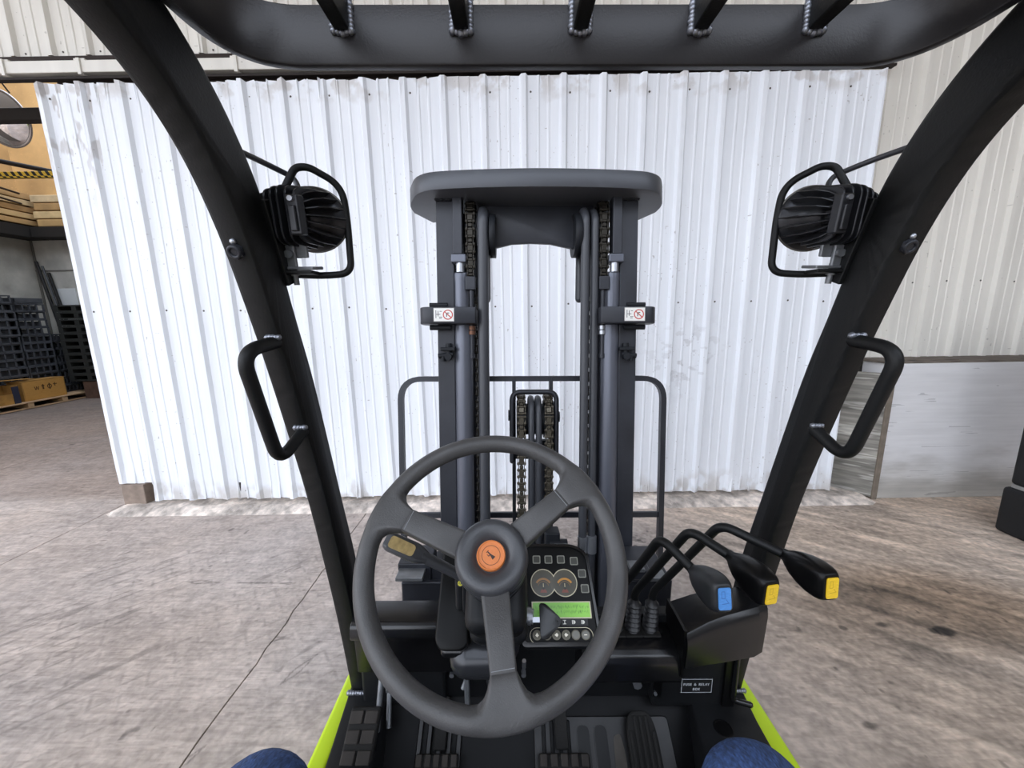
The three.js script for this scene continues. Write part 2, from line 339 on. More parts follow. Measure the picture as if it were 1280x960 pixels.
const plyPaint = dataTex(1024, 1024, (u, v) => { // white paint worn off towards the foot, grey ply grain showing
  const x = u * 2.4, y = v * 1.3, n = fbm(x * 3, y * 9, 601, 5), gr = fbm(x * 2.5, y * 60, 611, 3);
  const wear = sstep(0.48, 0.0, y + (n - 0.5) * 0.35 - 0.03) * 0.9;
  let k = 0.9 + (n - 0.5) * 0.06 + (gr - 0.5) * 0.05; const c2 = 0.7 + (n - 0.5) * 0.16 + (gr - 0.5) * 0.12;
  const crack = (gr > 0.72 && n > 0.55) ? 0.12 : 0;
  return [k + (c2 - k) * wear - crack, k + (c2 * 0.985 - k) * wear - crack, k * 1.01 + (c2 * 0.94 - k) * wear - crack];
});
const greyPly = dataTex(512, 512, (u, v) => { const n = fbm(u * 4, v * 14, 621, 5, 4, 14), gr = fbm(u * 5, v * 60, 631, 3, 5, 60); const k = 0.5 + (n - 0.5) * 0.3 + (gr - 0.5) * 0.2; const w = sstep(0.6, 0.75, fbm(u * 6, v * 40, 641, 3, 6, 40)) * 0.16; return [k + w, k * 0.98 + w, k * 0.93 + w]; });
{
  const w = struct(group('wall_right', 0, 0, 0));
  const g = B(2.5, 1.265, 0.3, 4.6, 0.632, -3.49, 0.004); const p = g.attributes.position, uv = g.attributes.uv;
  for (let i = 0; i < p.count; i++) uv.setXY(i, (p.getX(i) - 3.35) / 2.4, p.getY(i) / 1.3);
  mesh('painted_panel', g, mat(0xffffff, 0.6, 0, { map: plyPaint, bumpMap: rep(streak, 1), bumpScale: 0.002 }), w, true);
  mesh('ledge', [B(2.6, 0.02, 0.36, 4.62, 1.272, -3.54, 0.004), B(0.5, 0.012, 0.1, 3.75, 1.285, -3.46, 0.004)], mat(0x7a7067, 0.9, 0, { map: rep(dusty, 3) }), w);
  // weathered side panel behind the door's right end, with a raw batten on its edge
  const s = B(0.44, 1.16, 0.03, 0, 0.60, 0, 0.002).rotateY(-0.75); mesh('weathered_panel', s.translate(3.17, 0, -3.49), mat(0xffffff, 0.8, 0, { map: rep(greyPly, 1.2, 1.2) }), w);
  mesh('edge_batten', B(0.045, 1.2, 0.04, 3.345, 0.6, -3.335, 0.004).rotateZ(0), mat(0x8e8376, 0.85, 0, { map: rep(dusty, 3) }), w);
  mesh('jamb', B(0.1, 3.7, 0.12, 3.12, 1.85, -3.78, 0.004), mat(0x9c9a96, 0.8), w);
  mesh('corner_angle', [B(0.05, 2.4, 0.006, 3.175, 2.5, -3.66, 0.001)], wallMat, w);
}
// broken concrete curb under the door
{
  const c = struct(group('kerb_strip', 0, 0, 0));
  const pos = [], idx = [], nx = 90, nz = 8, x0 = -3.75, x1 = 3.32;
  for (let j = 0; j <= nz; j++) for (let i = 0; i <= nx; i++) {
    const x = x0 + (x1 - x0) * i / nx, t = j / nz, edge = -3.21 - 0.02 * fbm(x * 4, 3, 701, 3) - (i === 0 || i === nx ? 0.05 : 0);
    const z = -3.6 + (edge + 3.6) * t;
    const rough = (fbm(x * 13, z * 13, 711, 4) - 0.5) * 0.045;
    let y = 0.034 + rough * (t > 0.2 ? 1 : 0.3); if (t > 0.8) y *= (1 - t) / 0.2 * 0.9; if (i === 0 || i === nx) y = 0;
    pos.push(x, Math.max(y, -0.002), z);
  }
  for (let j = 0; j < nz; j++) for (let i = 0; i < nx; i++) { const a = j * (nx + 1) + i, b = a + 1, d = a + nx + 1, e = d + 1; idx.push(a, d, e, a, e, b); }
  const g = new THREE.BufferGeometry(); g.setAttribute('position', new THREE.Float32BufferAttribute(pos, 3)); g.setIndex(idx); g.computeVertexNormals();
  const curbMap = dataTex(512, 512, (u, v) => { const n = fbm(u * 10, v * 10, 721, 5, 10, 10), d = fbm(u * 30, v * 30, 731, 3, 30, 30); const k = 0.8 + (n - 0.5) * 0.6 + (d - 0.5) * 0.3; return [k, k * 0.945, k * 0.9]; });
  mesh('kerb', g, mat(0xffffff, 0.9, 0, { map: rep(curbMap, 1), bumpMap: rep(streak, 3), bumpScale: 0.006 }), c);
  mesh('door_stop', B(0.21, 0.2, 0.1, -3.59, 0.125, -3.45, 0.006), mat(0xa08f82, 0.85, 0, { map: rep(dusty, 3) }), c);
  mesh('sill_block', B(0.06, 0.12, 0.1, 3.02, 0.09, -3.52, 0.006), mat(0x6e6358, 0.85), c);
}
// shed roof, right side wall, posts (open at the back and on the left)
struct(mesh('ceiling', [B(18.2, 0.15, 6.1, 0.7, 6.6, -0.85, 0)], mat(0xb9b4aa, 0.9)));
struct(mesh('wall_far', [B(9.6, 12, 0.4, 5.0, 6, 14, 0)], mat(0x77746f, 0.9)));
struct(mesh('wall_side', [B(0.2, 6.6, 17, 9.6, 3.3, 4.6, 0)], mat(0x77746f, 0.9)));

// ------------------------------------------------------------------ the store room seen past the door's left end
{
  const wl = struct(group('wall_left', 0, 0, 0));
  const block = mat(0xcbc7bc, 0.9, 0, { map: rep(dusty, 0.6), bumpMap: rep(streak, 1), bumpScale: 0.004 });
  mesh('masonry', B(0.3, 3.6, 7, -11.05, 1.8, -6.4, 0), block, wl);
  const tan = mat(0xe2ba80, 0.85, 0, { map: rep(dusty, 0.35) });
  mesh('tan_lining', B(0.3, 4.4, 7, -11.07, 6.0, -6.4, 0), tan, wl);
  mesh('dark_beam', B(0.5, 0.24, 5.6, -10.68, 3.68, -6.4, 0.01), mat(0x191512, 0.8), wl);
  const wb = struct(group('wall_back', 0, 0, 0));
  mesh('masonry', B(15, 3.7, 0.3, -3.7, 1.85, -9.35, 0), mat(0xd6d3ca, 0.9, 0, { map: rep(dusty, 0.6) }), wb);
  mesh('tan_lining', B(15, 4.4, 0.3, -3.7, 5.9, -9.36, 0), tan, wb);
  mesh('mortar_line', [B(1.4, 0.03, 0.02, -10.2, 2.9, -9.2, 0), B(0.04, 3.4, 0.03, -10.85, 1.9, -9.19, 0)], mat(0x6d6a65, 0.9), wb);
  mesh('white_board', B(0.5, 1.1, 0.02, -10.32, 1.95, -9.19, 0.003), mat(0xd3d6d6, 0.7), wb);
  struct(mesh('wall_inner', [B(0.2, 6.4, 5.4, 4.2, 3.2, -6.56, 0)], block));
  struct(mesh('ceiling_inner', [B(7.4, 0.12, 5.6, 0.4, 6.4, -6.4, 0)], mat(0xb9b4aa, 0.9)));
  // long sheets of tan board stored on the beam, sagging towards the front
  const sag = (y, z0, z1, dip) => tube([V(-10.3, y, z0), V(-10.26, y - dip, (z0 + z1) / 2), V(-10.3, y - dip * 1.3, z1)], 0.02, 0.5);
  for (let k = 0; k < 5; k++) {
    const o = mesh('tan_board', B(0.4 + 0.05 * (k % 2), 0.1 + 0.03 * hash(k, 1, 2), 2.9, -10.64 + 0.05 * hash(k, 2, 2), 3.87 + k * 0.135, -7.6, 0.01).rotateX(0), mat([0xc7a06a, 0xdcba83, 0xb9925f, 0xe6cb9b, 0xd0ab77][k], 0.9, 0, { map: rep(dusty, 0.8) }));
    tag(o, ['tan board lying directly on the dark beam, lowest in the stack', 'second tan board from the bottom of the stack on the beam', 'brownish middle board of the stack on the dark beam', 'pale board second from the top of the stack on the beam', 'topmost tan board of the stack on the dark beam'][k], 'board', 'boards stacked on the beam');
  }
  for (let k = 0; k < 4; k++) tag(mesh('tan_sheet', B(2.6, 0.15, 0.3, -8.95 - 0.05 * (k % 2), 3.86 + k * 0.165, -9.02, 0.02).rotateX(0), mat([0xc9a56f, 0xe0c491, 0xbd9865, 0xe8d0a6][k], 0.9, 0, { map: rep(dusty, 0.8) })), ['lowest tan sheet stored along the back wall on the dark beam', 'second tan sheet up along the back wall, paler than the lowest', 'brownish third sheet up in the pile along the back wall', 'pale topmost sheet of the pile along the back wall'][k], 'board', 'sheets along the back wall');
  mesh('dark_beam', B(3.4, 0.22, 0.36, -8.7, 3.67, -9.02, 0.01), mat(0x191512, 0.8), wb);
  for (let k = 0; k < 2; k++) tag(mesh('hanging_cable', sag(4.62 - 0.2 * k, -7.4, -8.7, 0.16), mat(0x2a1d14, 0.8)), ['upper dark cable sagging in front of the stacked boards', 'lower dark cable sagging in front of the stacked boards'][k], 'cable');
  // yellow and black striped barrier bar across the room, and the sloping dark pole above it
  const stripe = dataTex(64, 64, (u, v) => ((u + v * 0.6) % 1 < 0.5 ? [0.86, 0.7, 0.2] : [0.09, 0.08, 0.07]));
  tag(mesh('hazard_bar', B(2.2, 0.08, 0.05, -6.7, 3.655, -5.5, 0.01), mat(0xffffff, 0.6, 0, { map: rep(stripe, 11, 11) })), 'yellow and black striped bar across the opening to the store room', 'hazard bar');
  tag(mesh('sloping_pole', rod(V(-7.3, 3.95, -5.4), V(-5.7, 3.68, -5.9), 0.03), mat(0x1c1512, 0.7)), 'dark pole sloping down to the striped bar in the store room', 'pole');
  tag(mesh('hanger_rail', B(3, 0.12, 0.1, -5.6, 3.93, -4.6, 0.01), mat(0x1f1713, 0.7)), 'dark horizontal rail in front of the round convex mirror', 'rail');
  // convex mirror
  const mir = tag(group('convex_mirror', -5.9, 4.1, -5.0), 'round dark convex mirror with a bright rim hung in the opening', 'mirror');
  const dome = lathe([[0, 0.12], [0.08, 0.115], [0.15, 0.098], [0.22, 0.06], [0.275, 0.015], [0.285, 0]], 48).rotateX(PI / 2).rotateX(0.25);
  mesh('mirror_dome', dome, mat(0xd9d5d4, 0.05, 1), mir);
  mesh('rim', new THREE.TorusGeometry(0.288, 0.016, 10, 60).rotateX(0.25), mat(0xb9b2ae, 0.25, 0.8), mir);
  mesh('back_plate', lathe([[0, -0.05], [0.2, -0.04], [0.3, -0.005], [0.3, 0]], 40).rotateX(PI / 2).rotateX(0.25), mat(0x1c1b1b, 0.6), mir);
  mesh('hanger_wire', [rod(V(0.12, 0.27, -0.02), V(-0.12, 0.95, 0.2), 0.008, 0.008, 6)], mat(0x1a1614, 0.7), mir);
}
// black plastic crates in stacks along the left wall
{
  const crateMat = mat(0x51545a, 0.5, 0, { map: rep(dusty, 2) });
  const make = (w, h, d) => { // an open-sided crate: rim, floor, corner posts, dividers
    const g = [B(w, 0.03, d, 0, 0.015, 0, 0), B(w, 0.022, 0.02, 0, h - 0.012, d / 2 - 0.01, 0), B(w, 0.022, 0.02, 0, h - 0.012, -d / 2 + 0.01, 0), B(0.02, 0.022, d, w / 2 - 0.01, h - 0.012, 0, 0), B(0.02, 0.022, d, -w / 2 + 0.01, h - 0.012, 0, 0)];
    for (let k = 0; k <= 4; k++) g.push(B(0.025, h - 0.02, 0.025, w / 2 - 0.0125, h / 2, -d / 2 + 0.0125 + (d - 0.025) * k / 4, 0));
    for (let k = 0; k <= 3; k++) g.push(B(0.025, h - 0.02, 0.025, -w / 2 + 0.0125 + (w - 0.025) * k / 3, h / 2, d / 2 - 0.0125, 0));
    g.push(B(w * 0.72, h * 0.7, d * 0.8, 0, h * 0.4, 0, 0));
    return g;
  };
  const cols = [[-10.55, -7.15, 13, 0.16, 0.62, 'leftmost stack by the wall'], [-10.55, -7.80, 13, 0.165, 0.62, 'second stack from the left'], [-10.55, -8.39, 12, 0.165, 0.52, 'stack under the empty tray'], [-10.55, -8.85, 8, 0.165, 0.33, 'short stack beside the leaning pipes']];
  const ORD = ['topmost', 'second', 'third', 'fourth', 'fifth', 'sixth', 'seventh', 'eighth', 'ninth', 'tenth', 'eleventh', 'twelfth', 'thirteenth'];
  let n = 0;
  cols.forEach(([x, z, count, h, d, where]) => {
    const proto = new THREE.Mesh(merged(make(0.6, h, d)), crateMat);
    for (let k = 0; k < count; k++) {
      const o = proto.clone(); o.name = numbered('plastic_crate'); o.castShadow = o.receiveShadow = true; scene.add(o);
      o.position.set(x + rr(-0.012, 0.012), 0.15 + k * h, z + rr(-0.01, 0.01)); o.rotation.y = rr(-0.02, 0.02);
      tag(o, (k === count - 1 ? 'topmost' : ORD[count - 1 - k] + ' from top') + ' black plastic crate of the ' + where, 'crate', 'crates of the ' + where);
    }
  });
  // dark pallets piled against the back wall
  const pal = new THREE.Mesh(merged([B(0.9, 0.03, 0.5, 0, 0.14, 0, 0), B(0.9, 0.03, 0.5, 0, 0.02, 0, 0), B(0.1, 0.1, 0.5, -0.4, 0.08, 0, 0), B(0.1, 0.1, 0.5, 0, 0.08, 0, 0), B(0.1, 0.1, 0.5, 0.4, 0.08, 0, 0)]), mat(0x30322f, 0.7, 0, { map: rep(dusty, 2) }));
  for (let k = 0; k < 11; k++) { const o = pal.clone(); o.name = numbered('dark_pallet'); scene.add(o); o.position.set(-9.62 + rr(-0.02, 0.02), 0.4 + k * 0.155, -8.92); tag(o, (k === 10 ? 'topmost' : ORD[10 - k] + ' from top') + ' dark pallet of the pile against the back wall', 'pallet', 'dark pallets piled by the back wall'); }
  tag(mesh('brown_carton', B(0.68, 0.39, 0.48, -9.46, 0.196, -8.92, 0.005), mat(0x6b5142, 0.9, 0, { map: rep(dusty, 2) })), 'brown carton under the pile of dark pallets by the back wall', 'carton');
  tag(mesh('empty_tray', [B(0.62, 0.03, 0.5, 0, 0, 0, 0.004), B(0.62, 0.1, 0.02, 0, 0.05, 0.24, 0.004), B(0.02, 0.1, 0.5, 0.3, 0.05, 0, 0.004), B(0.02, 0.1, 0.5, -0.3, 0.05, 0, 0.004)].map((g) => g.translate(-10.55, 2.15, -8.39)), crateMat), 'shallow black tray lying on top of the third crate stack', 'tray');
  // long wooden pallet with cartons in front of the crates
  const wood = mat(0xd5b28a, 0.8, 0, { map: rep(dusty, 1.5), bumpMap: rep(streak, 2), bumpScale: 0.001 });
  const p = tag(group('wooden_pallet', -10.3, 0, -7.7), 'long pale wooden pallet under the cartons and crates', 'pallet');
  for (let k = 0; k < 7; k++) mesh('deck_board', B(0.115, 0.022, 2.6, -0.42 + k * 0.139, 0.139, 0, 0.002), wood, p);
  for (let k = 0; k < 5; k++) mesh('pallet_block', B(0.92, 0.085, 0.1, 0, 0.078, -1.22 + k * 0.61, 0.003), wood, p);
  for (let k = 0; k < 2; k++) mesh('bottom_board', B(0.1, 0.022, 2.6, k ? 0.41 : -0.41, 0.022, 0, 0.002), wood, p);
  const print = canvasTex(256, 128, (c, w, h) => { c.fillStyle = '#b98a45'; c.fillRect(0, 0, w, h); for (let i = 0; i < 300; i++) { c.fillStyle = `rgba(${90 + 60 * rnd() | 0},60,20,0.12)`; c.fillRect(rnd() * w, rnd() * h, 20 * rnd(), 2); } c.fillStyle = '#4a3010'; c.font = 'bold 34px sans-serif'; c.fillText('W', 62, 62); c.fillRect(112, 36, 10, 28); c.beginPath(); c.moveTo(105, 42); c.lineTo(117, 26); c.lineTo(129, 42); c.fill(); c.beginPath(); c.arc(158, 48, 13, 0, 7); c.lineWidth = 5; c.strokeStyle = '#4a3010'; c.stroke(); c.fillRect(154, 26, 8, 44); c.fillRect(182, 34, 26, 6); c.fillRect(190, 26, 6, 26); });
  const kraft = mat(0xb98a45, 0.85, 0, { map: rep(dusty, 2) });
  const box = tag(group('cardboard_box', -10.06, 0.15, -8.05), 'closed cardboard box with dark printed handling marks on the pallet', 'box');
  mesh('box_body', B(0.3, 0.4, 0.76, 0, 0.2, 0, 0.004), kraft, box);
  mesh('printed_face', B(0.003, 0.38, 0.72, 0.151, 0.2, 0, 0).rotateY(0), mat(0xffffff, 0.85, 0, { map: print }), box, true);
  mesh('top_flap', [B(0.32, 0.006, 0.78, 0, 0.405, 0, 0).rotateZ(0.03), B(0.2, 0.006, 0.6, -0.03, 0.43, 0.4, 0).rotateX(-0.06)], kraft, box);
  const ob = tag(group('cardboard_box', -10.04, 0.15, -7.28), 'open cardboard box with a dark blue lining at the left edge', 'box');
  mesh('box_body', [B(0.3, 0.36, 0.02, 0, 0.18, -0.3, 0), B(0.3, 0.36, 0.02, 0, 0.18, 0.3, 0), B(0.02, 0.36, 0.6, -0.14, 0.18, 0, 0), B(0.02, 0.2, 0.6, 0.14, 0.1, 0, 0)], kraft, ob);
  mesh('lining', B(0.02, 0.34, 0.1, 0.152, 0.17, -0.26, 0.003), mat(0x24283c, 0.7), ob);
  // poles leaning in the corner
  const poles = [[-10.28, -9.09, -10.78, -9.14, 3.1, 0.03, 0x2c2b2b], [-10.17, -9.09, -10.66, -9.14, 3.0, 0.022, 0x55575a], [-10.06, -9.09, -10.55, -9.14, 2.85, 0.03, 0x1e1d1d]];
  poles.forEach(([x0, z0, x1, z1, h, r, c], i) => tag(mesh('leaning_pipe', rod(V(x0, 0.05, z0), V(x1, h, z1), r), mat(c, 0.5, 0.4)), ['dark pipe leaning in the corner, closest to the crates', 'thin grey pipe leaning between two dark pipes', 'dark pipe leaning in the corner beside the white board'][i], 'pipe'));
}
// black guard post at the far right: two blocks, one on the other
{
  const p = tag(group('guard_post', 4.1, 0, -2.55), 'black two-part guard post standing at the right edge', 'post');
  const pm = mat(0x131417, 0.75, 0, { map: rep(dusty, 2), bumpMap: rep(streak, 2), bumpScale: 0.003 });
  mesh('lower_block', B(0.56, 0.37, 0.52, 0, 0.185, 0, 0.03), pm, p);
  mesh('upper_block', B(0.52, 1.3, 0.48, 0, 1.045, 0, 0.03), pm, p);
  mesh('joint', B(0.5, 0.03, 0.46, 0, 0.383, 0, 0.004), mat(0x8b8a88, 0.8), p);
}
// ------------------------------------------------------------------ the forklift (x right, y up, z towards its rear; the mast is ahead at -z)
const truck = tag(group('forklift', 0.0656, 0, 0), 'black and lime green forklift seen from its driver seat, facing the corrugated door', 'forklift');
truck.rotation.z = -0.0134;
const part = (name, geos, m, parent = truck, keepUV = false) => mesh(name, geos, m, parent, keepUV);
const blob = (x, y, z, r) => { const g = new THREE.IcosahedronGeometry(r, 1); const p = g.attributes.position; for (let i = 0; i < p.count; i++) { const s = 1 + (hash(Math.round(p.getX(i) * 9e4), Math.round(p.getY(i) * 9e4), Math.round(p.getZ(i) * 9e4)) - 0.5) * 0.3; p.setXYZ(i, p.getX(i) * s + x, p.getY(i) * s + y, p.getZ(i) * s + z); } return g; };
const bead = (pts, r) => { const out = []; for (let i = 0; i < pts.length - 1; i++) { const L = pts[i].distanceTo(pts[i + 1]), n = Math.max(1, Math.round(L / (r * 1.1))); for (let k = 0; k <= n; k++) { const p = pts[i].clone().lerp(pts[i + 1], k / n); out.push(blob(p.x, p.y, p.z, r * rr(0.85, 1.2))); } } return out; };

// overhead guard: two legs that bend back into the roof rails
{
  const rear = spline2([[-0.845, 0.74], [-0.838, 0.79], [-0.8, 1.03], [-0.762, 1.22], [-0.727, 1.38], [-0.682, 1.54], [-0.633, 1.7], [-0.616, 1.748], [-0.576, 1.857], [-0.526, 1.95], [-0.47, 2.007], [-0.43, 2.03], [-0.36, 2.056], [-0.26, 2.07], [0, 2.078], [0.95, 2.08]], 220);
  const front = spline2([[0.95, 2.16], [0, 2.158], [-0.26, 2.152], [-0.37, 2.135], [-0.45, 2.107], [-0.505, 2.074], [-0.564, 2.02], [-0.597, 1.972], [-0.627, 1.921], [-0.684, 1.743], [-0.72, 1.64], [-0.764, 1.472], [-0.8, 1.33], [-0.834, 1.2], [-0.868, 1.03], [-0.905, 0.79], [-0.915, 0.74]], 220);
  for (let it = 0; it < 14; it++) for (const c of [rear, front]) { const o = c.map((p) => [...p]); for (let k = 1; k < c.length - 1; k++) for (const q of [0, 1]) c[k][q] = o[k][q] * 0.5 + (o[k - 1][q] + o[k + 1][q]) * 0.25; }
  const leg = crease(extrude(rear.concat(front).map(([z, y]) => [-z, y]), 0.042, 0.0065, 4).rotateY(PI / 2), 50);
  const hb = (y) => { let b = rear[0]; for (const p of rear) if (Math.abs(p[1] - y) < Math.abs(b[1] - y)) b = p; return b[0]; };
  for (const s of [-1, 1]) {
    const l = part('guard_leg', leg.clone().translate(s < 0 ? -0.505 : 0.465, 0, 0), M.guard);
    part('foot_weld', bead([V(s * 0.463, 0.795, -0.83), V(s * 0.507, 0.795, -0.83)], 0.006), M.weld, l);
    // hexagonal boss with its bolt on the rear face
    const by = s < 0 ? 1.84 : 1.845, bz = hb(by);
    const hx = (g) => g.rotateX(0.45).translate(s * 0.487, by, bz);
    part('nut', [hx(new THREE.CylinderGeometry(0.0115, 0.0125, 0.01, 6).rotateX(PI / 2).translate(-s * 0.002, 0, 0.001)), hx(new THREE.TorusGeometry(0.0075, 0.0026, 8, 20).translate(-s * 0.002, 0, 0.006))], M.mast, l);
    part('bolt', [hx(new THREE.SphereGeometry(0.0042, 10, 8).translate(-s * 0.003, 0.0135, 0.001))], M.silver, l);
    // grab handle: bent bar welded to the rear face
    const ya = 1.705, yb = 1.537, hx0 = s * 0.474, za = hb(ya), zb = hb(yb);
    const h = part('grab_handle', tube([V(hx0, ya, za - 0.004), V(hx0 + s * 0.008, ya - 0.01, za + 0.07), V(hx0 + s * 0.008, yb - 0.035, zb + 0.063), V(hx0, yb, zb - 0.004)], 0.0105, 0.045, false, 60, 14), M.guard);
    part('handle_weld', bead([V(hx0 - 0.009, ya + 0.008, za + 0.002), V(hx0 + 0.009, ya + 0.008, za + 0.002)], 0.0046), M.weld, h);
    part('handle_weld', [...bead([V(hx0 - 0.009, yb + 0.009, zb + 0.002), V(hx0 + 0.007, yb + 0.009, zb + 0.002)], 0.0046)], M.weld, h);
  }
  // bent front plate of the roof and the five roof bars
  const path = [[-0.457, 0.95], [-0.457, -0.53], [-0.445, -0.566], [-0.425, -0.589], [-0.39, -0.6], [0.39, -0.6], [0.425, -0.589], [0.445, -0.566], [0.457, -0.53], [0.457, 0.95]];
  const inner = roundPoly([[-0.449, 0.95], [-0.449, -0.585], [0.449, -0.585], [0.449, 0.95]], [0, 0.085, 0.085, 0], 12);
  const outer = roundPoly([[0.463, 0.95], [0.463, -0.6], [-0.463, -0.6], [-0.463, 0.95]], [0, 0.1, 0.1, 0], 12);
  const plate = part('roof_front_plate', crease(extrude(inner.concat(outer).map(([x, z]) => [x, -z]), 0.071, 0.003, 2).rotateX(-PI / 2).translate(0, 2.0785, 0), 40), M.guardTop);
  for (const x of [-0.31, -0.153, 0.004, 0.162, 0.313]) {
    const b = part('roof_bar', B(0.02, 0.042, 1.5, x, 2.137, 0.166, 0.003), M.guard);
    const z = -0.583, w = 0.0115;
    part('weld_bead', bead([V(x - w, 2.152, z), V(x - w, 2.117, z), V(x, 2.114, z), V(x + w, 2.117, z), V(x + w, 2.152, z)], 0.0044), M.weld, b);
  }
  part('roof_rear_plate', B(0.93, 0.07, 0.014, 0, 2.115, 0.93, 0.003), M.guardTop);
  // rear legs of the guard, behind the driver
  for (const s of [-1, 1]) part('guard_rear_leg', [rod(V(s * 0.485, 2.1, 0.9), V(s * 0.485, 1.0, 1.15), 0.03, 0.03, 12)], M.guard);
}

// work lights on the legs
for (const s of [-1, 1]) {
  const w = group('work_light', s * 0.436, 1.905, -0.668, truck);
  w.rotation.set(0.12, s * 0.12, 0); w.scale.set(1.04, 0.86, 1.04);
  part('housing', lathe([[0, 0.016], [0.026, 0.015], [0.036, 0.008], [0.042, -0.006], [0.046, -0.018], [0.052, -0.026], [0.061, -0.031], [0.061, -0.04], [0.056, -0.044]], 44).rotateX(PI / 2), M.lampBlack, w);
  part('lens', lathe([[0, -0.047], [0.03, -0.046], [0.056, -0.043], [0.056, -0.04]], 36).rotateX(PI / 2), mat(0xd9dde0, 0.12), w);
  part('rim_ring', new THREE.TorusGeometry(0.0605, 0.0022, 8, 48).translate(0, 0, -0.039), mat(0x77746f, 0.5, 0.3), w);
  const inw = -s; // direction towards the truck's middle
  for (let k = -4; k <= 2; k++) { // upright cooling fins following the dome
    const x = inw * k * 0.0118, hh = Math.sqrt(0.057 ** 2 - x * x), rise = 0.044 - 0.16 * Math.abs(x);
    part('fin', extrude(roundPoly([[-0.02, -hh], [rise, -hh * 0.86], [rise, hh * 0.86], [-0.02, hh]], [0, 0.02, 0.02, 0], 6), 0.0034, 0.0008, 1).rotateY(-PI / 2).translate(x + 0.0017, 0, 0), M.lampBlack, w);
  }
  for (let k = -3; k <= 3; k++) { // fins that fan out from the pad over the inner flank
    const g = extrude([[0, -0.02], [0, 0.037], [0.016, 0.031], [0.028, 0.02], [0.036, 0.002], [0.04, -0.034], [0.02, -0.034]], 0.0026, 0.0006, 1).rotateX(PI / 2).translate(0, 0.0013, 0);
    
    g.translate(0.022, 0, 0).rotateZ((inw > 0 ? 0 : PI) + k * 0.3);
    part('side_fin', g, M.lampBlack, w);
  }
  part('mount_pad', [B(0.02, 0.066, 0.016, inw * 0.026, -0.002, 0.041, 0.003), B(0.011, 0.042, 0.012, inw * 0.026, -0.008, 0.047, 0.002)], M.lampBlack, w);
  part('pad_bolt', [rod(V(inw * 0.026, 0.024, 0.045), V(inw * 0.026, 0.024, 0.0525), 0.0045, 0.0045, 8)], M.silver, w);
  part('yoke', [B(0.05, 0.006, 0.03, 0, -0.092, 0.005, 0.002), B(0.016, 0.042, 0.006, s * 0.012, -0.072, 0.014, 0.002), B(0.026, 0.03, 0.006, s * 0.0, -0.058, 0.008, 0.002), rod(V(s * 0.012, -0.066, 0.022), V(s * 0.012, -0.066, -0.01), 0.0075, 0.0075, 10), rod(V(s * 0.016, -0.085, 0.006), V(s * 0.016, -0.124, 0.006), 0.0045, 0.0045, 8), rod(V(s * 0.016, -0.1, 0.006), V(s * 0.016, -0.107, 0.006), 0.0085, 0.0085, 6)], M.zinc, w);
  // bent bar that guards the lamp, on a flat strip along the leg
  const loop = [V(s * 0.455, 1.918, -0.636), V(s * 0.452, 1.93, -0.65), V(s * 0.436, 1.982, -0.672), V(s * 0.417, 1.985, -0.678), V(s * 0.374, 1.963, -0.70), V(s * 0.37, 1.91, -0.703), V(s * 0.368, 1.82, -0.70), V(s * 0.41, 1.815, -0.69), V(s * 0.462, 1.816, -0.676)];
  part('lamp_guard', tube(loop, 0.0058, 0.028, false, 90, 10), M.guard);
  part('lamp_bracket', [B(0.008, 0.13, 0.03, 0, 0, 0, 0.002).rotateX(0.34).translate(s * 0.461, 1.862, -0.652), B(0.05, 0.006, 0.03, s * 0.44, 1.818, -0.668, 0.002)], M.guard);
  part('lamp_cable', tube([V(s * 0.44, 1.95, -0.69), V(s * 0.452, 1.975, -0.70), V(s * 0.478, 1.985, -0.66), V(s * 0.49, 1.985, -0.60)], 0.0045, 0.03, false, 30, 8), M.hose);
}

// ---- the mast, tilted forward; its own axes: x across, s up along the rails, t towards the driver
const tiltM = new THREE.Matrix4().makeTranslation(0, 0.92, -1.234).multiply(new THREE.Matrix4().makeRotationX(-Math.atan(0.1155)));
const mp = (name, geos, m, parent = truck, keepUV = false) => { const o = part(name, geos, m, parent, keepUV); o.geometry.applyMatrix4(tiltM); return o; };
const sixLink = [];
{
  const plate = (w) => extrude(roundPoly([[-0.0075, -0.0185], [0.0075, -0.0185], [0.0085, -0.012], [0.0055, 0], [0.0085, 0.012], [0.0075, 0.0185], [-0.0075, 0.0185], [-0.0085, 0.012], [-0.0055, 0], [-0.0085, -0.012]], 0.003, 2), 0.0028).rotateY(PI / 2).translate(w, 0, 0);
  const mk = (outerLink, wd) => merged(outerLink ? [plate(-wd / 2), plate(wd / 2 - 0.0028), rod(V(-wd / 2 - 0.002, 0.0125, 0), V(wd / 2 + 0.002, 0.0125, 0), 0.004, 0.004, 8), rod(V(-wd / 2 - 0.002, -0.0125, 0), V(wd / 2 + 0.002, -0.0125, 0), 0.004, 0.004, 8), B(wd * 0.62, 0.019, 0.012, 0, 0, 0, 0.002), B(wd * 0.5, 0.034, 0.006, 0, 0, -0.002, 0.001)] : [plate(-wd / 2 + 0.0035), plate(wd / 2 - 0.0063), B(wd - 0.013, 0.009, 0.011, 0, 0.0125, 0, 0.003), B(wd - 0.013, 0.009, 0.011, 0, -0.0125, 0, 0.003), B(wd * 0.45, 0.012, 0.01, 0, 0, 0, 0.002)]);
  sixLink.push(mk(true, 0.03), mk(false, 0.03));
}
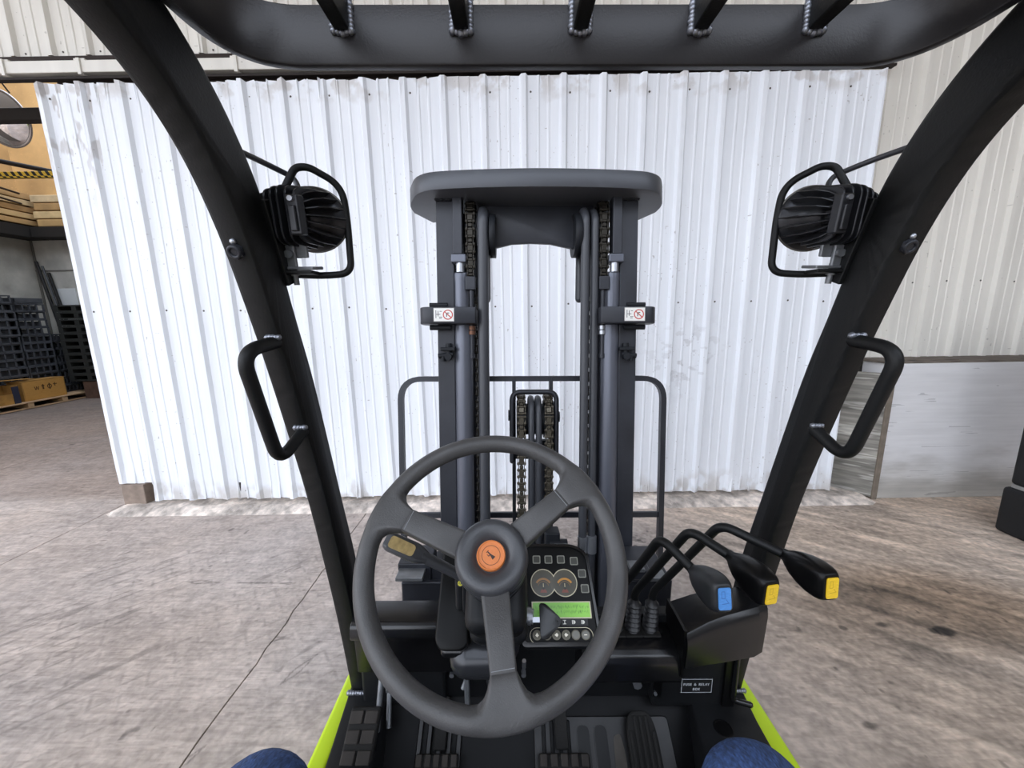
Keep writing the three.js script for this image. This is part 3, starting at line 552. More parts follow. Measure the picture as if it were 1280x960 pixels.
function chain(x, t, s0, s1, m, over = 0) { // links along the mast; over: bends over a sheave behind the top
  const c = mp('lift_chain', rod(V(x, s0, t), V(x, s1, t), 0.003, 0.003, 6), M.mastDark);
  const n = Math.floor((s1 - s0) / 0.025);
  for (let k = 0; k < n; k++) { const o = new THREE.Mesh(sixLink[k % 2], m); o.name = numbered('chain_link'); o.castShadow = o.receiveShadow = true; o.applyMatrix4(tiltM.clone().multiply(new THREE.Matrix4().makeTranslation(x, s1 - 0.0125 - k * 0.025, t))); c.add(o); }
  if (over) for (let k = 1; k < 7; k++) { const a = k * 0.025 / over, o = new THREE.Mesh(sixLink[(k + 1) % 2], m); o.name = numbered('chain_link'); o.castShadow = o.receiveShadow = true; o.applyMatrix4(tiltM.clone().multiply(new THREE.Matrix4().makeTranslation(x, s1, t - over)).multiply(new THREE.Matrix4().makeRotationX(-a)).multiply(new THREE.Matrix4().makeTranslation(0, 0, over))); c.add(o); }
  return c;
}
{
  const H0 = -0.75;
  for (const s of [-1, 1]) {
    const X = (x) => s * x;
    // outer rail: a channel open towards the middle
    const ch = roundPoly([[0.28, 0], [0.339, 0], [0.339, -0.14], [0.28, -0.14], [0.28, -0.122], [0.32, -0.122], [0.32, -0.018], [0.28, -0.018]], 0.003, 2);
    mp('mast_rail', extrude(ch.map(([x, t]) => [s * x, -t]), 1.965, 0).rotateX(-PI / 2).translate(0, H0, 0), M.mast);
    mp('rail_cap_weld', bead([V(X(0.285), 1.213, 0.003), V(X(0.337), 1.213, 0.003)], 0.006), M.mastDark);
    const ir = mp('inner_rail', [B(0.031, 0.19, 0.05, X(0.265), 1.125, -0.004, 0.003), B(0.06, 1.885, 0.04, X(0.232), 0.2675, -0.13, 0.003)], M.mast);
    mp('rail_head', B(0.05, 0.028, 0.05, X(0.262), 1.016, 0.0, 0.004), M.steelRod, ir);
    mp('head_bolt', [rod(V(X(0.2585), 0.972, 0.008), V(X(0.2585), 1.003, 0.008), 0.0145, 0.0145, 6)], M.silver, ir);
    const cy = mp('lift_cylinder', [lathe([[0, 0.974], [0.024, 0.974], [0.0262, 0.970], [0.0262, 0.948], [0.025, 0.945], [0.025, 0.80]], 28).translate(X(0.2565), 0, -0.012), lathe([[0.025, 0.8], [0.031, 0.795], [0.031, H0], [0, H0]], 28).translate(X(0.2505), 0, -0.012)], M.steelRod);
    chain(X(0.224), 0.006, 0.955, 1.165, M.chain, 0.05);
    mp('chain_sheave', rod(V(X(0.207), 1.13, -0.05), V(X(0.241), 1.13, -0.05), 0.052, 0.052, 32), M.mastDark);
    const an = mp('chain_anchor', [B(0.034, 0.045, 0.022, X(0.224), 0.936, 0.006, 0.003), rod(V(X(0.221), 0.69, 0.004), V(X(0.2215), 0.92, 0.004), 0.0075, 0.0075, 10), rod(V(X(0.221), 0.685, 0.004), V(X(0.221), 0.70, 0.004), 0.010, 0.010, 8)], M.mast);
    for (const q of [rod(V(X(0.221), 0.765, 0.004), V(X(0.221), 0.778, 0.004), 0.013, 0.013, 6), rod(V(X(0.221), 0.781, 0.004), V(X(0.221), 0.794, 0.004), 0.013, 0.013, 6)]) mp('anchor_nut', q, s < 0 ? M.copper : M.silver, an);
    chain(X(0.2), -0.05, H0 + 0.2, 0.93, M.chain);
    // clamp bracket across rail and cylinder, rounded at its outer end
    const br = mp('mast_bracket', [crease(extrude(roundPoly([[0.204, -0.03], [0.391, -0.03], [0.391, 0.06], [0.204, 0.06]], [0.004, 0.045, 0.06, 0.004], 8).map(([x, t]) => [s * x, -t]), 0.054, 0.003, 2).rotateX(-PI / 2).translate(0, 0.798, 0), 35)], M.mast);
    for (const q of [rod(V(X(0.3), 0.862, 0.02), V(X(0.36), 0.862, 0.02), 0.008, 0.008, 8), rod(V(X(0.29), 0.788, 0.02), V(X(0.36), 0.788, 0.02), 0.009, 0.009, 8)]) mp('bracket_bolt', q, M.mastDark, br);
    const sticker = canvasTex(192, 128, (c, w, h) => {
      c.fillStyle = '#e9e7e2'; c.fillRect(0, 0, w, h); c.strokeStyle = '#8d8a86'; c.lineWidth = 3; c.strokeRect(2, 2, w - 4, h - 4);
      c.strokeStyle = '#c0463c'; c.lineWidth = 9; c.beginPath(); c.arc(134, 64, 42, 0, 7); c.stroke(); c.beginPath(); c.moveTo(104, 36); c.lineTo(164, 92); c.stroke();
      c.fillStyle = '#4a4a4c'; c.fillRect(118, 50, 8, 34); c.fillRect(126, 44, 20, 8); c.fillRect(20, 22, 6, 74); c.fillRect(40, 28, 6, 52); c.fillRect(20, 58, 44, 5); c.fillRect(52, 84, 30, 5); c.fillRect(52, 96, 24, 5); c.fillRect(58, 30, 20, 5);
    });
    mp('warning_sticker', B(0.067, 0.044, 0.0012, s < 0 ? -0.3065 : 0.3135, 0.826, 0.0605, 0), mat(0xffffff, 0.5, 0, { map: sticker }), br, true);
    mp('rail_fitting', [B(0.05, 0.012, 0.03, X(0.302), 0.716, 0.012, 0.003), rod(V(X(0.3), 0.735, 0.01), V(X(0.3), 0.70, 0.01), 0.011, 0.011, 6), rod(V(X(0.318), 0.695, 0.014), V(X(0.318), 0.675, 0.014), 0.009, 0.009, 6), rod(V(X(0.285), 0.698, 0.014), V(X(0.335), 0.692, 0.014), 0.0085, 0.0085, 8), rod(V(X(0.3), 0.69, 0.004), V(X(0.3), 0.69, 0.03), 0.012, 0.012, 8)], M.mastDark);
  }
  // hoses over their pulleys
  const hose = (x, r, t = 0.012) => mp('hydraulic_hose', tube([V(x, H0, t - 0.01), V(x, 1.06, t), V(x, 1.16, t), V(x, 1.19, t - 0.045), V(x, 1.14, t - 0.1), V(x, 0.9, t - 0.11)], r, 0.05, false, 80, 14), M.hose);
  hose(-0.181, 0.0185); hose(0.160, 0.0145); hose(0.193, 0.0135, 0.004);
  for (const [x, w] of [[-0.15, 0.012], [0.137, 0.014]]) mp('hose_pulley', lathe([[0, -w / 2], [0.06, -w / 2], [0.072, -w / 2 - 0.004], [0.072, w / 2 + 0.004], [0.06, w / 2], [0, w / 2]], 40).rotateZ(PI / 2).translate(x, 1.105, -0.04), M.mastDark);
  for (const x of [0.160, 0.193]) mp('hose_ferrule', rod(V(x, 0.0, 0.004), V(x, 0.06, 0.005), 0.0165, 0.0165, 14), M.silver);
  // top tie plate, seen from below, and the arched inner tie bar
  const half = [[0.392, -0.219], [0.44, -0.12], [0.44, -0.07], [0.425, -0.02], [0.38, 0.052], [0.284, 0.082], [0, 0.097]];
  const out = spline2([...half.slice(1).map(([x, t]) => [x, t]), ...half.slice(1, -1).reverse().map(([x, t]) => [-x, t])], 60);
  const outl = [[0.392, -0.219], ...out, [-0.392, -0.219], [-0.3, -0.2], [0.3, -0.2]];
  mp('top_tie_plate', crease(extrude(outl.map(([x, t]) => [x, -t]), 0.056, 0.003, 2).rotateX(-PI / 2).translate(0, 1.213, 0), 40), M.tie);
  const arch = [[-0.2, 1.214], [0.2, 1.214], [0.2, 1.066], [0.14, 1.066], [0.1, 1.074], [0.05, 1.085], [-0.02, 1.088], [-0.085, 1.085], [-0.13, 1.074], [-0.17, 1.067], [-0.2, 1.066]];
  const ag = extrude(shapeOf(arch), 0.02, 0.003, 2); const ap = ag.attributes.position; // slightly hollow towards the driver
  mp('arched_tie_bar', crease(ag.translate(0, 0, -0.075), 35), M.mast);
  // load backrest of flat bar
  const flat = (pts, f, w, d) => { const c = filletPath(pts, f); const sh = shapeOf([[-w / 2, -d / 2], [w / 2, -d / 2], [w / 2, d / 2], [-w / 2, d / 2]]); const cp = new THREE.CatmullRomCurve3(c.getSpacedPoints(120), false, 'centripetal'); return new THREE.ExtrudeGeometry(sh, { steps: 200, extrudePath: cp, bevelEnabled: false }); };
  const bt = -0.17;
  const bk = mp('load_backrest', [crease(flat([V(-0.517, -0.5, bt), V(-0.517, 0.606, bt), V(0.502, 0.606, bt), V(0.502, -0.5, bt)], 0.085, 0.024, 0.02), 30), B(1.02, 0.022, 0.012, -0.008, 0.065, bt, 0.002), B(1.02, 0.022, 0.012, -0.008, -0.42, bt, 0.002)], M.mast);
  for (const x of [-0.078, 0.065]) mp('backrest_bar', B(0.014, 0.82, 0.03, x, 0.2, bt, 0.002), M.mast, bk);
  mp('backrest_rung', [B(0.1, 0.014, 0.02, -0.45, -0.15, bt, 0.002), B(0.1, 0.014, 0.02, 0.44, -0.15, bt, 0.002)], M.mast, bk);
  // centre cylinder: yoke with two chain sheaves and a hose drum
  const yt = -0.1;
  const yk = mp('centre_yoke', tube([V(-0.086, 0.30, yt), V(-0.086, 0.56, yt), V(0.079, 0.56, yt), V(0.079, 0.30, yt)], 0.0095, 0.035, false, 80, 4), M.mast);
  mp('yoke_side', [B(0.012, 0.2, 0.05, -0.08, 0.42, yt - 0.03, 0.003), B(0.012, 0.2, 0.05, 0.073, 0.42, yt - 0.03, 0.003), B(0.17, 0.07, 0.05, -0.003, 0.335, yt - 0.05, 0.006)], M.mastDark, yk);
  for (const q of [rod(V(-0.068, 0.45, yt - 0.06), V(-0.034, 0.45, yt - 0.06), 0.072, 0.072, 36), rod(V(0.034, 0.45, yt - 0.06), V(0.068, 0.45, yt - 0.06), 0.072, 0.072, 36)]) mp('sheave', q, M.mastDark, yk);
  mp('hose_drum', rod(V(-0.034, 0.45, yt - 0.06), V(0.034, 0.45, yt - 0.06), 0.06, 0.06, 36), M.mastDark, yk);
  for (const q of [rod(V(-0.1, 0.47, yt - 0.02), V(-0.08, 0.47, yt - 0.02), 0.022, 0.022, 6), rod(V(0.073, 0.465, yt - 0.02), V(0.093, 0.465, yt - 0.02), 0.022, 0.022, 6)]) mp('yoke_bolt', q, M.mastDark, yk);
  chain(-0.051, yt + 0.01, -0.35, 0.468, M.chainLight, 0.07); chain(0.051, yt + 0.01, -0.35, 0.468, M.chainLight, 0.07);
  for (const x of [-0.0145, 0.0125]) mp('hydraulic_hose', tube([V(x * 1.2, -0.6, yt + 0.01), V(x, 0.42, yt + 0.02), V(x, 0.515, yt + 0.005), V(x, 0.54, yt - 0.06), V(x, 0.45, yt - 0.14)], 0.0118, 0.04, false, 70, 12), M.hose);
  mp('centre_cylinder', lathe([[0, 0.33], [0.03, 0.33], [0.033, 0.32], [0.033, 0.0], [0.04, -0.01], [0.04, -0.7], [0, -0.7]], 28).translate(0.022, 0, yt - 0.05), M.steelRod);
  mp('cross_member', [B(0.66, 0.12, 0.03, 0, -0.3, -0.16, 0.006), B(0.66, 0.1, 0.05, 0, -0.66, -0.05, 0.006)], M.mastDark);
  mp('carriage_plate', [B(0.9, 0.07, 0.035, 0, -0.46, -0.2, 0.006), B(0.9, 0.07, 0.035, 0, -0.72, -0.2, 0.006)], M.mast);
  mp('tilt_link', [B(0.05, 0.13, 0.06, 0.05, 0.03, 0.03, 0.006), B(0.03, 0.09, 0.03, 0.13, -0.03, 0.0, 0.005), rod(V(0.04, 0.05, 0.05), V(0.1, 0.05, 0.05), 0.02, 0.02, 12)], M.mastDark);
}
// chassis pieces beside the mast foot
part('bracket_block', [B(0.13, 0.1, 0.16, -0.36, 0.9, -1.12, 0.006), B(0.1, 0.06, 0.1, -0.385, 0.975, -1.1, 0.004), B(0.05, 0.05, 0.05, -0.31, 0.965, -1.08, 0.004)], M.mast);
part('bracket_step', [B(0.08, 0.012, 0.05, -0.39, 0.985, -1.03, 0.002)], M.zinc);
part('bracket_block', [B(0.13, 0.12, 0.18, 0.33, 0.9, -1.12, 0.006), B(0.07, 0.03, 0.04, 0.28, 1.0, -1.02, 0.004)], M.mast);
part('bracket_step', B(0.05, 0.012, 0.04, 0.34, 0.985, -1.02, 0.002), M.zinc); part('bracket_step', B(0.04, 0.012, 0.04, 0.27, 1.03, -1.0, 0.002), M.zinc);

// ---- dashboard: left shelf, lever tray, right console, lower wall
{
  const prof = (pts, x0, x1, m, name, rad) => part(name, crease(extrude(roundPoly(pts.map(([z, y]) => [-z, y]), rad, 6), x1 - x0, 0.004, 2).rotateY(PI / 2).translate(x0, 0, 0), 40), m);
  prof([[-0.845, 0.9], [-0.845, 1.055], [-0.768, 1.05], [-0.762, 1.012], [-0.785, 1.0], [-0.79, 0.9]], -0.462, -0.2, M.plastic, 'dash_shelf', [0, 0.012, 0.022, 0.01, 0.01, 0]);
  prof([[-0.86, 0.88], [-0.86, 1.0], [-0.745, 0.992], [-0.735, 0.925], [-0.755, 0.91], [-0.8, 0.88]], 0.07, 0.297, M.plastic, 'lever_tray', [0, 0.01, 0.03, 0.01, 0.01, 0]);
  // right console: rising towards the leg, its near edge running back
  const top = [[0.297, 1.055, -0.742], [0.35, 1.075, -0.752], [0.385, 1.085, -0.757], [0.47, 1.096, -0.772], [0.497, 1.096, -0.785]], cs = [];
  const nx = top.length, pos = [], idx = [];
  const ring = ([x, y, z]) => [[x, 0.965, -0.79], [x, 0.968, z + 0.012], [x, y - 0.03, z + 0.016], [x, y - 0.012, z + 0.012], [x, y - 0.003, z + 0.004], [x, y, z - 0.008], [x, y - 0.004, -0.835], [x, 0.965, -0.835]];
  top.forEach((p) => ring(p).forEach((q) => pos.push(...q)));
  const rn = 8;
  for (let i = 0; i < nx - 1; i++) for (let j = 0; j < rn; j++) { const a = i * rn + j, b = i * rn + (j + 1) % rn; idx.push(a, a + rn, b, b, a + rn, b + rn); }
  for (let j = 1; j < rn - 1; j++) { idx.push(0, j, j + 1); const o = (nx - 1) * rn; idx.push(o, o + j + 1, o + j); }
  const g = new THREE.BufferGeometry(); g.setAttribute('position', new THREE.Float32BufferAttribute(pos, 3)); g.setIndex(idx);
  part('right_console', crease(g, 32), M.plastic);
  part('console_gap', B(0.006, 0.12, 0.1, 0.2945, 1.0, -0.785, 0), M.gloss);
  const wall = part('dash_wall', [B(0.925, 0.24, 0.03, 0, 0.9, -0.845, 0.004), B(0.2, 0.2, 0.06, 0.36, 0.88, -0.83, 0.01), B(0.21, 0.2, 0.05, -0.36, 0.88, -0.835, 0.01)], M.plasticLow);
  const label = canvasTex(256, 128, (c, w, h) => { c.fillStyle = '#1a1b1d'; c.fillRect(0, 0, w, h); c.strokeStyle = '#c9cdd2'; c.lineWidth = 4; c.strokeRect(6, 6, w - 12, h - 12); c.fillStyle = '#c9cdd2'; c.font = 'bold 30px sans-serif'; c.fillText('FUSE', 18, 62); c.fillText('&', 104, 62); c.fillText('RELAY', 142, 62); c.fillText('BOX', 96, 104); });
  part('dash_label', B(0.078, 0.042, 0.001, 0.366, 0.846, -0.7993, 0), mat(0xffffff, 0.5, 0, { map: label }), wall, true);
  part('dash_slot', B(0.02, 0.1, 0.004, 0.27, 0.865, -0.801, 0), M.gloss, wall); part('dash_slot', B(0.028, 0.16, 0.01, 0.444, 0.87, -0.797, 0), M.gloss, wall);
  for (const q of [rod(V(0.23, 0.82, -0.83), V(0.23, 0.82, -0.822), 0.011, 0.011, 8), rod(V(0.265, 0.825, -0.8), V(0.265, 0.825, -0.795), 0.004, 0.004, 8), rod(V(-0.447, 0.92, -0.81), V(-0.447, 0.92, -0.79), 0.008, 0.008, 8), rod(V(-0.24, 0.86, -0.83), V(-0.24, 0.86, -0.815), 0.006, 0.006, 8), rod(V(-0.06, 0.86, -0.83), V(-0.06, 0.86, -0.815), 0.006, 0.006, 8)]) part('dash_screw', q, M.silver, wall);
  part('dash_rod', tube([V(0.452, 0.955, -0.79), V(0.452, 0.815, -0.79), V(0.49, 0.812, -0.78)], 0.007, 0.01, false, 24, 8), M.plastic);
  // side blocks at the legs' feet
  for (const s of [-1, 1]) {
    const poly = s < 0 ? [[-0.52, 0.94], [-0.412, 0.94], [-0.385, 0.6], [-0.375, 0.25], [-0.492, 0.25], [-0.492, 0.66]] : [[0.362, 0.83], [0.40, 0.94], [0.52, 0.94], [0.497, 0.76], [0.492, 0.66], [0.492, 0.25], [0.30, 0.25], [0.33, 0.66]];
    const b = part('side_block', crease(extrude(roundPoly(poly, 0.012, 4), 0.2, 0.006, 3).rotateX(-PI / 2).translate(0, 0.592, 0), 40), M.plasticLow);
    if (s > 0) part('block_hole', [lathe([[0.016, 0.0], [0.019, 0.003], [0.022, 0.0]], 28).translate(0.406, 0.7915, -0.742), rod(V(0.406, 0.785, -0.742), V(0.406, 0.7925, -0.742), 0.0175, 0.0175, 24)], M.gloss, b);
    const gx = s * 0.516;
    part('fender', crease(extrude(roundPoly([[0.1, 0.3], [0.93, 0.3], [0.93, 0.6], [0.915, 0.78], [-0.1, 0.78], [-0.5, 0.8], [-0.5, 0.3]], [0.02, 0.02, 0.1, 0.02, 0.1, 0.05, 0.02], 8), 0.05, 0.012, 4).rotateY(PI / 2).translate(gx - 0.025, 0, 0), 40), M.lime);
  }
  part('rod_stay', [rod(V(-0.392, 0.83, -0.80), V(-0.385, 0.775, -0.76), 0.006, 0.006, 8), B(0.014, 0.01, 0.014, -0.392, 0.84, -0.8, 0.002)], M.zinc);
}
// floor plate and pedals
{
  const toe = new THREE.Matrix4().makeTranslation(-0.04, 0.765, -0.86).multiply(new THREE.Matrix4().makeRotationX(-0.62)); // local: x across, y up the slope, z out of it
  const tp = (name, geos, m, parent = truck) => { const o = part(name, geos, m, parent); o.geometry.applyMatrix4(new THREE.Matrix4().makeTranslation(0, 0.78, -0.855).multiply(new THREE.Matrix4().makeRotationX(-0.95))); return o; };
  // in the sloped frame y runs from the dash (0) down towards the driver (negative), z out of the board
  const brd = tp('toe_board', [B(0.9, 0.4, 0.012, 0, -0.2, -0.006, 0.002)], M.toe);
  tp('slotted_plate', extrude(roundPoly([[-0.035, -0.29], [0.3, -0.29], [0.3, -0.058], [-0.035, -0.058]], 0.012, 4), 0.008, 0.002, 2, []).translate(0, 0, 0.001), M.worn, brd);
  tp('hole_plate', extrude(roundPoly([[-0.19, -0.32], [-0.045, -0.32], [-0.045, -0.155], [-0.19, -0.155]], 0.008, 4), 0.01, 0.002, 2).translate(0, 0, 0.002), M.worn, brd);
  const slotAt = (x, y, w, h, z) => { tp('plate_slot', extrude(roundPoly([[x - w / 2, y - h / 2], [x + w / 2, y - h / 2], [x + w / 2, y + h / 2], [x - w / 2, y + h / 2]], w * 0.48, 6), 0.001).translate(0, 0, z), M.gloss, brd); tp('slot_rim', extrude(roundPoly([[x - w / 2 - 0.002, y - h / 2 - 0.002], [x + w / 2 + 0.002, y - h / 2 - 0.002], [x + w / 2 + 0.002, y + h / 2 + 0.002], [x - w / 2 - 0.002, y + h / 2 + 0.002]], w * 0.5, 6), 0.0016, 0, 1, [roundPoly([[x - w / 2, y - h / 2], [x + w / 2, y - h / 2], [x + w / 2, y + h / 2], [x - w / 2, y + h / 2]], w * 0.48, 6)]).translate(0, 0, z), M.worn, brd); };
  for (const [x, h] of [[0.085, 0.1], [0.128, 0.1]]) slotAt(x, -0.125, 0.03, h, 0.0092);
  for (let k = 0; k < 4; k++) slotAt(-0.172 + k * 0.036, -0.2, 0.022, 0.05, 0.0122);
  for (let k = 0; k < 4; k++) tp('plate_rib', B(0.009, 0.085, 0.012, -0.012 + k * 0.02, -0.108, 0.013, 0.003), M.toe, brd);
  for (let k = 0; k < 5; k++) tp('plate_rib', B(0.012, 0.1, 0.012, -0.315 + k * 0.024, -0.1, 0.006, 0.003), M.worn, brd);
  tp('worn_patch', extrude(roundPoly([[0.152, -0.24], [0.178, -0.24], [0.182, -0.13], [0.176, -0.09], [0.158, -0.095], [0.154, -0.15]], 0.01, 4), 0.001).translate(0, 0, 0.0092), mat(0x55504a, 0.75, 0, { map: rep(dusty, 9) }), brd);
  const acc = tp('accelerator_pedal', extrude(roundPoly([[-0.036, -0.26], [0.036, -0.26], [0.036, -0.09], [0.026, -0.05], [-0.026, -0.05], [-0.036, -0.09]], [0.01, 0.01, 0.03, 0.03, 0.03, 0.03], 6), 0.014, 0.003, 2).translate(0.222, 0, 0.03), M.rubber);
  for (let k = 0; k < 5; k++) tp('pedal_rib', B(0.008, 0.2 - (Math.abs(k - 2) > 1 ? 0.03 : 0), 0.005, 0.222 + (k - 2) * 0.0135, -0.16 - (Math.abs(k - 2) > 1 ? 0.012 : 0), 0.046, 0.002), M.rubber, acc);
  for (const [x, w, n, nm] of [[0.03, 0.118, 5, 'brake_pedal'], [-0.262, 0.10, 5, 'inching_pedal']]) {
    const pd = tp(nm, [B(w, 0.12, 0.016, x, -0.185, 0.05, 0.006), B(0.03, 0.1, 0.01, x, -0.07, 0.03, 0.003)], M.rubber);
    for (let k = 0; k < n; k++) tp('pedal_rib', [B(w / n * 0.72, 0.022, 0.012, x + (k - (n - 1) / 2) * w / n, -0.137, 0.06, 0.003), B(w / n * 0.72, 0.06, 0.01, x + (k - (n - 1) / 2) * w / n, -0.185, 0.06, 0.003)], M.mud, pd);
  }
  const fp = part('foot_pedal', B(0.07, 0.14, 0.018, 0, 0, 0, 0.006).rotateX(-1.0).translate(-0.43, 0.80, -0.70), M.rubber);
  for (let k = 0; k < 4; k++) for (let j = 0; j < 2; j++) part('pedal_rib', B(0.03, 0.024, 0.008, -0.017 + j * 0.034, 0.05 - k * 0.034, 0.011, 0.003).rotateX(-1.0).translate(-0.43, 0.80, -0.70), M.mud, fp);
  part('pedal_arm', [rod(V(-0.405, 0.90, -0.8), V(-0.405, 0.79, -0.74), 0.007, 0.007, 8)], M.zinc);
  part('pedal_lever', [B(0.012, 0.13, 0.016, -0.2, 0.82, -0.8, 0.003).rotateZ(0), rod(V(-0.21, 0.84, -0.8), V(-0.185, 0.9, -0.82), 0.006, 0.006, 8)], M.zinc);
  part('floor_plate', B(0.92, 0.02, 0.8, 0, 0.61, -0.25, 0.003), M.rubber);
}
// body, seat, counterweight and wheels around and behind the driver
part('seat_base', B(0.9, 0.3, 0.9, 0, 0.76, 0.55, 0.04), M.plasticLow);
part('seat_cushion', B(0.48, 0.1, 0.48, 0, 0.93, 0.33, 0.045), M.seat);
part('seat_back', B(0.46, 0.5, 0.12, 0, 1.17, 0.6, 0.05).rotateX(0), M.seat);
part('counterweight', B(1.02, 0.75, 0.55, 0, 0.68, 1.1, 0.12), M.lime);
part('chassis', [B(0.66, 0.3, 2.2, 0, 0.42, 0.0, 0.03), B(0.5, 0.2, 0.5, 0, 0.4, -1.1, 0.03)], M.mastDark);
for (const [x, z, r, w] of [[-0.41, -1.1, 0.32, 0.2], [0.41, -1.1, 0.32, 0.2], [-0.42, 0.9, 0.24, 0.17], [0.42, 0.9, 0.24, 0.17]]) {
  const t = part('tyre', lathe([[r * 0.55, -w / 2], [r * 0.92, -w / 2], [r, -w * 0.38], [r, w * 0.38], [r * 0.92, w / 2], [r * 0.55, w / 2], [r * 0.55, -w / 2]], 48).rotateZ(PI / 2).translate(x, r + 0.002, z), M.rubber);
  part('wheel_rim', lathe([[0, -0.02], [r * 0.3, -0.02], [r * 0.45, -w * 0.4], [r * 0.56, -w * 0.42], [r * 0.56, w * 0.42], [r * 0.45, w * 0.4], [r * 0.3, 0.02], [0, 0.02]], 36).rotateZ(PI / 2).translate(x, r + 0.002, z), M.cream, t);
}

// ---- steering column, wheel, pod and instrument panel (all on planes tilted 0.8 rad)
const AL = 0.8, nrm = V(0, Math.sin(AL), Math.cos(AL)), upv = V(0, Math.cos(AL), -Math.sin(AL));
const planeM = (x, y, z) => new THREE.Matrix4().makeBasis(V(1, 0, 0), upv, nrm).setPosition(x, y, z);
{
  const W = planeM(-0.117, 1.421, -0.478);
  const wp = (name, geos, m, parent = truck, keepUV = false) => { const o = part(name, geos, m, parent, keepUV); o.geometry.applyMatrix4(W); return o; };
  const pol = (r, a) => [r * Math.cos(a), r * Math.sin(a)];
  const dirs = [-82, 37.5, 158.5].map((a) => a * PI / 180);
  // rim: a ring whose inner edge flares out into the three spoke roots
  const keys = [[0, 0.1252], [0.112, 0.1256], [0.128, 0.133], [0.146, 0.1435], [0.17, 0.1515], [0.205, 0.1562], [0.26, 0.158], [9, 0.158]];
  const rin = (a) => { let d = 9; for (const q of dirs) { const e = Math.abs(((a - q + 3 * PI) % (2 * PI)) - PI); d = Math.min(d, e); } for (let k = 1; k < keys.length; k++) if (d <= keys[k][0]) { const t = (d - keys[k - 1][0]) / (keys[k][0] - keys[k - 1][0]); return keys[k - 1][1] + (keys[k][1] - keys[k - 1][1]) * t; } return 0.158; };
  const NT = 900, NS = 28, rp = [], ri = [];
  for (let i = 0; i < NT; i++) { const a = 2 * PI * i / NT, r0 = rin(a), c = (r0 + 0.1848) / 2, hw = (0.1848 - r0) / 2; for (let j = 0; j < NS; j++) { const t = 2 * PI * j / NS, ct = Math.cos(t), st = Math.sin(t), n = 2 + 1.6 * clamp((hw - 0.014) / 0.016), sc = Math.pow(Math.abs(ct) ** n + Math.abs(st) ** n, -1 / n), r = c + hw * ct * sc; rp.push(r * Math.cos(a), r * Math.sin(a), 0.0145 * st * sc); } }
  for (let i = 0; i < NT; i++) for (let j = 0; j < NS; j++) { const p = i * NS + j, q = i * NS + (j + 1) % NS, u = ((i + 1) % NT) * NS + j, v = ((i + 1) % NT) * NS + (j + 1) % NS; ri.push(p, u, q, q, u, v); }
  const rimGeo = new THREE.BufferGeometry(); rimGeo.setAttribute('position', new THREE.Float32BufferAttribute(rp, 3)); rimGeo.setIndex(ri); rimGeo.computeVertexNormals();
  const wheel = wp('steering_wheel', rimGeo, M.wheel);
  for (const a of dirs) {
    const pts = [[0.03, -0.019], [0.131, -0.0158], [0.131, 0.0158], [0.03, 0.019]];
    let g = extrude(pts, 0.029, 0.004, 3).translate(0, 0, -0.0165); { const p = g.attributes.position; for (let q = 0; q < p.count; q++) p.setZ(q, p.getZ(q) - 0.0135 * (1 - clamp(p.getX(q) / 0.125))); } g.computeVertexNormals(); g = crease(g, 45).rotateZ(a);
    const sp = wp('spoke', g, M.wheel, wheel);
    wp('seam', B(0.0008, 0.028, 0.002, 0.1262, 0, 0.0117, 0.0003).rotateZ(a), M.zinc, wheel);
  }
  const hub = wp('hub', lathe([[0.0, -0.004], [0.0205, -0.004], [0.0225, -0.001], [0.027, 0.0035], [0.033, 0.0065], [0.0395, 0.0072], [0.045, 0.0055], [0.0485, 0.001], [0.0495, -0.008], [0.0493, -0.010], [0.0503, -0.011], [0.051, -0.014], [0.051, -0.02], [0.0495, -0.023], [0.05, -0.03], [0.046, -0.06]], 64).rotateX(PI / 2).translate(0, 0, 0.007), M.hub, wheel);
  const horn = canvasTex(256, 256, (c, w, h) => {
    c.fillStyle = '#c9743a'; c.fillRect(0, 0, w, h); for (let i = 0; i < 240; i++) { c.fillStyle = `rgba(${200 + 40 * rnd() | 0},130,80,0.10)`; c.beginPath(); c.arc(rnd() * w, rnd() * h, 3 + 14 * rnd(), 0, 7); c.fill(); }
    c.strokeStyle = '#3a1c10'; c.lineWidth = 5; c.beginPath(); c.arc(128, 128, 92, 0, 7); c.stroke();
    c.fillStyle = '#2a1610'; c.save(); c.translate(128, 128); c.rotate(0.75); c.beginPath(); c.moveTo(-44, -6); c.lineTo(-44, 6); c.lineTo(-8, 7); c.lineTo(42, 20); c.lineTo(42, -20); c.lineTo(-8, -7); c.fill(); c.fillRect(-14, 6, 8, 20); c.fillRect(-34, 20, 28, 6); c.fillRect(-54, -14, 8, 28); c.restore();
  });
  const bg = new THREE.CircleGeometry(0.0172, 48).translate(0, 0, 0.0096);
  const btn = wp('horn_button', [lathe([[0, 0.001], [0.0168, 0.0018], [0.0175, 0.004], [0.019, 0.004], [0.0198, 0.001], [0.0198, -0.006]], 48).rotateX(PI / 2).translate(0, 0, 0.007)], mat(0xc9743a, 0.5), wheel);
  wp('horn_symbol', bg, mat(0xffffff, 0.5, 0, { map: horn }), wheel, true);
  // column under the hub
  const C = (name, geos, m, parent = truck) => wp(name, geos, m, parent);
  const col = C('column_cover', [lathe([[0.04, -0.026], [0.0465, -0.03], [0.0475, -0.075], [0.05, -0.1], [0.05, -0.12]], 44).rotateX(PI / 2), B(0.094, 0.125, 0.14, 0.004, -0.024, -0.155, 0.022), B(0.1, 0.13, 0.1, 0.006, -0.03, -0.235, 0.02)], M.plasticLow);
  C('column_ring', lathe([[0.0478, -0.055], [0.0492, -0.057], [0.0492, -0.062], [0.0478, -0.064]], 44).rotateX(PI / 2), M.hub, col);
